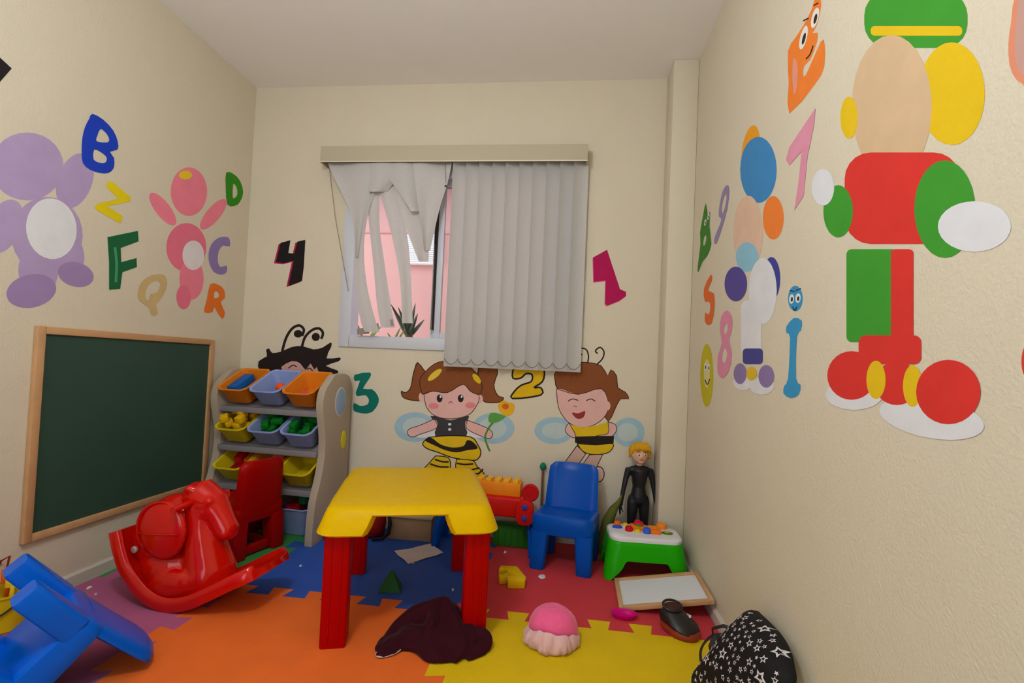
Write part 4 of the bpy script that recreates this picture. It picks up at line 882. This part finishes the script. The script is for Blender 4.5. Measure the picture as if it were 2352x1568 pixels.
# pink hat
ht = thing('sun_hat', 'soft pink sun hat with pale ruffled brim lying on the yellow mat', 'hat', (-.012, 1.735, MAT_Z), math.radians(-10))
m = MB(); rings = []
for i in range(10):
    a = i/9*math.pi/2; rr_ = .090*math.cos(a)**.62 if i < 9 else .004; zz = .02+.088*math.sin(a)
    rings.append([Vector((rr_*math.cos(t)*(1+.012*math.sin(3*t+1)), rr_*math.sin(t)*.95+.012, zz+.0015*math.sin(3*t+i*.4))) for t in [k*2*math.pi/32 for k in range(32)]])
m.loft(rings).build('crown', mat('pink_plush', rgb(240, 96, 146), .85, .15, .12, 40, .4, 260, sheen=.4), ht, angle=180)
m = MB(); rings = []
for (r0, z, amp) in ((.082, .058, .0), (.092, .046, .003), (.098, .030, .008), (.101, .014, .011), (.096, .003, .008), (.08, .006, .0)):
    ring = []
    for k in range(110):
        t = k*2*math.pi/110; fr_ = max(0, -math.sin(t)); nz = noise.noise(Vector((math.cos(t)*4.2, math.sin(t)*4.2, z*22))); n2_ = noise.noise(Vector((math.cos(t)*9, math.sin(t)*9, z*30+5)))
        rr_ = r0+amp*(1.5*nz+.9*n2_)*(.35+fr_)+.006*fr_; zz = z*(.62+.5*fr_)+(.012*nz*fr_ if z > .01 else 0)
        ring.append(Vector((rr_*math.cos(t), rr_*math.sin(t)*(1.0 if math.sin(t) < 0 else .92)+.004, max(.001, zz))))
    rings.append(ring)
m.loft(rings, cap=False).build('brim', mat('pale_pink_fleece', rgb(222, 178, 176), .9, .15, .1, 40, .5, 260, sheen=.3), ht, angle=180)
# shoe
so = thing('child_shoe', 'black child shoe with red brown sole beside the whiteboard', 'shoe', (.458, 1.872, MAT_Z), math.radians(38))
so.scale = (1.05, .9, .86)
def shoe_ring(y, w, z0, z1, n=18, top=1.0):
    out = []
    for k in range(n):
        t = k*2*math.pi/n; c, s = math.cos(t), math.sin(t)
        out.append(Vector((w*c*(1-.15*max(0, s)), y, (z0+z1)/2+(z1-z0)/2*s)))
    return out
m = MB(); m.loft([shoe_ring(y, w, .018, z) for y, w, z in ((-.074, .012, .03), (-.066, .034, .046), (-.04, .050, .062), (-.005, .052, .078), (.025, .046, .098), (.05, .045, .102), (.072, .038, .090), (.082, .012, .06))]); m.build('upper', mat('black_leather', rgb(26, 22, 22), .45, .5, .2, 20), so)
m = MB(); m.tube([(.036*math.cos(t), .042+.034*math.sin(t), .097+.008*math.sin(t)) for t in [k*2*math.pi/24 for k in range(24)]], .005, 8, closed=True); m.build('collar', mat('black_leather', rgb(26, 22, 22), .45, .5, .2, 20), so)
m = MB(); m.ell((0, .042, .094), (.034, .032, .010)); m.build('lining', mat('shoe_lining', rgb(60, 16, 14), .8), so)
m = MB(); P = [(.050*math.cos(t)*(1.0 if math.sin(t) < 0 else .92), .004+.084*math.sin(t)) for t in [k*2*math.pi/30 for k in range(30)]]
m.loft([[Vector((x*k, y*k, z)) for x, y in P] for (k, z) in ((.94, 0), (1.02, .006), (1.06, .02), (1.0, .032))]); m.build('sole', mat('red_brown_rubber', rgb(140, 46, 26), .55), so)
MB().box((.033, -.008, .066), (.008, .026, .016), ry(42)).build('buckle', mat('steel', rgb(190, 190, 195), .3, metal=.8), so, bev=.003)
# blocks, papers and scraps
one('toy_dish', MB().lathe([(.03, 0), (.044, .016), (.045, .02), (.04, .018), (.028, .006)], n=24, sx=1.15, sy=.7), pl(206, 0, 120, .4), 'small magenta plastic dish lying beside the whiteboard', 'toy dish', (.262, 1.940, MAT_Z+.001))
yo = [(-.052, .075), (.022, .086), (.074, -.02), (.072, -.062), (.0, -.078), (-.008, -.03), (-.04, -.045), (-.05, -.02), (-.026, -.008), (-.012, .012), (-.016, .034), (-.036, .042), (-.055, .034)]
one('arch_block', MB().prism(yo, .034), pl(232, 192, 10, .45), 'yellow notched toy block lying on the dark red mat', 'toy block', (-.212, 2.165, MAT_Z+.0005), bev=.003)
m = MB().add([(-.05, -.035, 0), (.045, -.04, 0), (.04, .045, 0), (-.045, .05, 0), (.0, .0, .085)], [(0, 3, 2, 1), (0, 1, 4), (1, 2, 4), (2, 3, 4), (3, 0, 4)])
one('pyramid_block', m, pl(40, 92, 44, .5), 'green pyramid toy block on the dark blue mat', 'toy block', (-.692, 1.985, MAT_Z+.0005), math.radians(12), bev=.003, smooth=True)
PAP = mat('paper_white', rgb(214, 204, 204), .8, .2, .03, 20)
def sheet(pts, label, name='paper_sheet', lift=.006, nn=8, cat='paper', group=None):
    a, b, c, d = [Vector((x, y)) for x, y in pts]; m = MB(); vs = []
    for i in range(nn+1):
        for j in range(nn+1):
            u, v_ = i/nn, j/nn; p = a.lerp(b, u).lerp(d.lerp(c, u), v_)
            vs.append(Vector((p[0], p[1], MAT_Z+.0012+lift*abs(noise.noise(Vector((p[0]*9, p[1]*9, 0))))*1.5+lift*max(0, u-.7)*2)))
    N = len(vs); vs += [q_-Vector((0, 0, .0006)) for q_ in vs]; fs = []
    for i in range(nn):
        for j in range(nn): k = i*(nn+1)+j; fs += [(k, k+1, k+nn+2, k+nn+1), (N+k, N+k+nn+1, N+k+nn+2, N+k+1)]
    m.add(vs, fs); return one(name, m, PAP, label, cat, angle=80, group=group)
sheet([(-.819, 2.363), (-.673, 2.500), (-.575, 2.396), (-.705, 2.243)], 'loose white paper sheet on the dark blue mat', lift=.01)
sheet([(-1.385, 1.985), (-1.35, 2.01), (-1.29, 1.955), (-1.33, 1.935)], 'small white card in front of the rocking horse', 'paper_card', .003, 3)
def scrap(x, y, s, label):
    random.seed(int(x*1000)); m = MB(); P = [(s*random.uniform(.6, 1.1)*math.cos(t)*1.3, s*random.uniform(.6, 1.1)*math.sin(t)*.7) for t in [k*2*math.pi/8 for k in range(8)]]
    m.loft([[Vector((a*k, b*k, z+.002*random.random())) for a, b in P] for (k, z) in ((1, 0), (.9, .003), (.5, .006), (.1, .004))])
    one('paper_scrap', m, PAP, label, 'paper scrap', (x, y, MAT_Z+.0003), random.uniform(0, 3))
for a in ((-.273, 2.486, .013, 'tiny paper scrap near the green crate on the dark red mat'), (-.071, 2.234, .024, 'torn paper scrap in front of the blue chair'), (-1.171, 2.111, .007, 'tiny paper scrap on the dark blue mat before the shelf'),
          (-.438, 2.026, .008, 'tiny paper scrap behind the maroon cloth'), (-1.852, 1.748, .013, 'thin paper scrap on the mauve mat at the wall'), (-1.779, 1.707, .007, 'tiny paper speck on the mauve mat'), (-.685, 2.255, .010, 'crumpled paper bit at the edge of the paper sheet')): scrap(*a)
# yellow bucket behind the tipped chair
bk = thing('toy_bucket', 'yellow toy bucket with dark wire handle behind the tipped chair', 'bucket', (-1.855, 1.455, MAT_Z))
MB().lathe([(.052, 0), (.056, .003), (.072, .12), (.078, .122), (.078, .128), (.068, .126), (.052, .01)], n=28, cap=True).build('tub', pl(206, 176, 20, .4), bk)
MB().tube([(.078*math.cos(t), -.03*math.sin(t)-.04*math.sin(t), .122-.07*math.sin(t)) for t in [k*math.pi/14 for k in range(15)]], .003, 6).build('handle', mat('dark_wire', rgb(40, 24, 22), .5), bk)
for (x, y, c, lb) in ((-.02, .01, (220, 90, 30), 'orange toy shovel blade sticking out of the yellow bucket'), (.025, -.01, (226, 190, 40), 'yellow toy rake sticking out of the yellow bucket')):
    m = MB(); m.tube([(0, 0, 0), (.01, 0, .13)], .007, 8); m.box((.012, 0, .15), (.045, .008, .05)); one('sand_toy', m, pl(*c, .4), lb, 'sand toy', (-1.855+x, 1.455+y, MAT_Z+.015), .4, bev=.002)
one('zigzag_rod', MB().tube([onY(1.50, -14, 1322), onY(1.50, 2, 1288), onY(1.50, 22, 1276), onY(1.50, 12, 1322), onY(1.50, 10, 1380)], .0035, 6), pl(150, 40, 30, .4), 'bent dark red wire rod rising out of the yellow bucket', 'toy')
# ---------------------------------------------------------------- star bag against the wall
bp0 = Vector((.415, 0, MAT_Z)); bdir = Vector((.175, 0, .262)).normalized(); bn = Vector((-bdir.z, 0, bdir.x))
def onB(px, py): d = ray(px, py); return CAM+d*((bp0-CAM).dot(bn)/d.dot(bn))
bo = [(1735, 1403), (1702, 1430), (1668, 1468), (1640, 1508), (1604, 1552), (1592, 1580), (1640, 1606), (1720, 1612), (1795, 1600), (1828, 1570), (1826, 1530), (1815, 1490), (1796, 1458), (1776, 1436), (1752, 1413)]
BO = [onB(*p) for p in bo]
b2 = [(p.y, (p-bp0).dot(bdir)) for p in BO]; BP = crom(b2, 5); bc = sum(BP, Vector((0, 0)))/len(BP)
def b3(p, r, sgn): 
    h = .055*(max(0, 1-r**2.6))**.6*sgn; w = noise.noise(Vector((p[0]*16, p[1]*16, 1)))*.008*(1-r)
    return bp0+Vector((0, p[0], 0))+bdir*p[1]+bn*(h+(w if sgn > 0 else 0))
bag = thing('star_bag', 'black fabric bag printed with white stars leaning on the wall', 'bag', (0, 0, 0))
m = MB(); n = len(BP); vs = [b3(bc, 0, 1)]
K = 14
for i in range(1, K+1): vs += [b3(bc.lerp(p, i/K), i/K, 1) for p in BP]
for i in range(K-1, 0, -1): vs += [b3(bc.lerp(p, i/K), i/K, -.55) for p in BP]
vs.append(b3(bc, 0, -.55)); fs = [(0, 1+j, 1+(j+1) % n) for j in range(n)]
for i in range(2*K-2): a = 1+i*n; fs += [(a+j, a+n+j, a+n+(j+1) % n, a+(j+1) % n) for j in range(n)]
L_ = len(vs)-1; a = 1+(2*K-2)*n; fs += [(L_, a+(j+1) % n, a+j) for j in range(n)]
m.add(vs, fs).build('body', mat('black_canvas', rgb(20, 18, 20), .7, .25, .2, 40, .3, 300), bag, angle=180)
def rfrac(p):
    d = Vector(p)-bc; ang = math.atan2(d[1], d[0]); best = None
    for q in BP:
        e = q-bc; da = abs((math.atan2(e[1], e[0])-ang+math.pi) % (2*math.pi)-math.pi)
        if best is None or da < best[0]: best = (da, e.length)
    return d.length/best[1]
m = MB(); random.seed(21); placed = []
for tries in range(900):
    p = Vector((random.uniform(min(q[0] for q in BP), max(q[0] for q in BP)), random.uniform(0, max(q[1] for q in BP)))); s = random.choice((.006, .007, .008, .009, .012, .018))
    if rfrac(p) > .9 or any((p-q).length < (s+t)*1.02 for q, t in placed): continue
    if p[0] < bc[0]*0+1e9 and (p[0]-bc[0]) > .13 : continue
    placed.append((p, s)); a0 = random.uniform(0, 6.3); hollow = s > .006
    outer = [p+Vector((math.cos(a0+k*math.pi/5), math.sin(a0+k*math.pi/5)))*(s if k % 2 == 0 else s*.45) for k in range(10)]
    inner = [p+(q-p)*.5 for q in outer]
    o3 = [b3(q, rfrac(q), 1)+bn*.0015 for q in outer]; i3 = [b3(q, rfrac(q), 1)+bn*.0016 for q in inner]
    if hollow: m.add(o3+i3, [(k, (k+1) % 10, 10+(k+1) % 10, 10+k) for k in range(10)])
    else: m.add(o3+[b3(p, rfrac(p), 1)+bn*.0016], [(k, (k+1) % 10, 10) for k in range(10)])
    if len(placed) > 95: break
m.build('star_print', mat('star_white', rgb(214, 206, 210), .7), bag, smooth=False)
for pts in ([(1690, 1450), (1655, 1458), (1628, 1478), (1616, 1505), (1622, 1545)], [(1668, 1468), (1655, 1500), (1630, 1530), (1606, 1556)]):
    MB().tube([onB(*p)+bn*(.03 if i in (1, 2, 3) else .012) for i, p in enumerate(crom(pts, 3, False))], .006 if pts[0][0] == 1690 else .011, 8, flat=.5).build('strap', mat('black_strap', rgb(18, 16, 20), .7), bag)
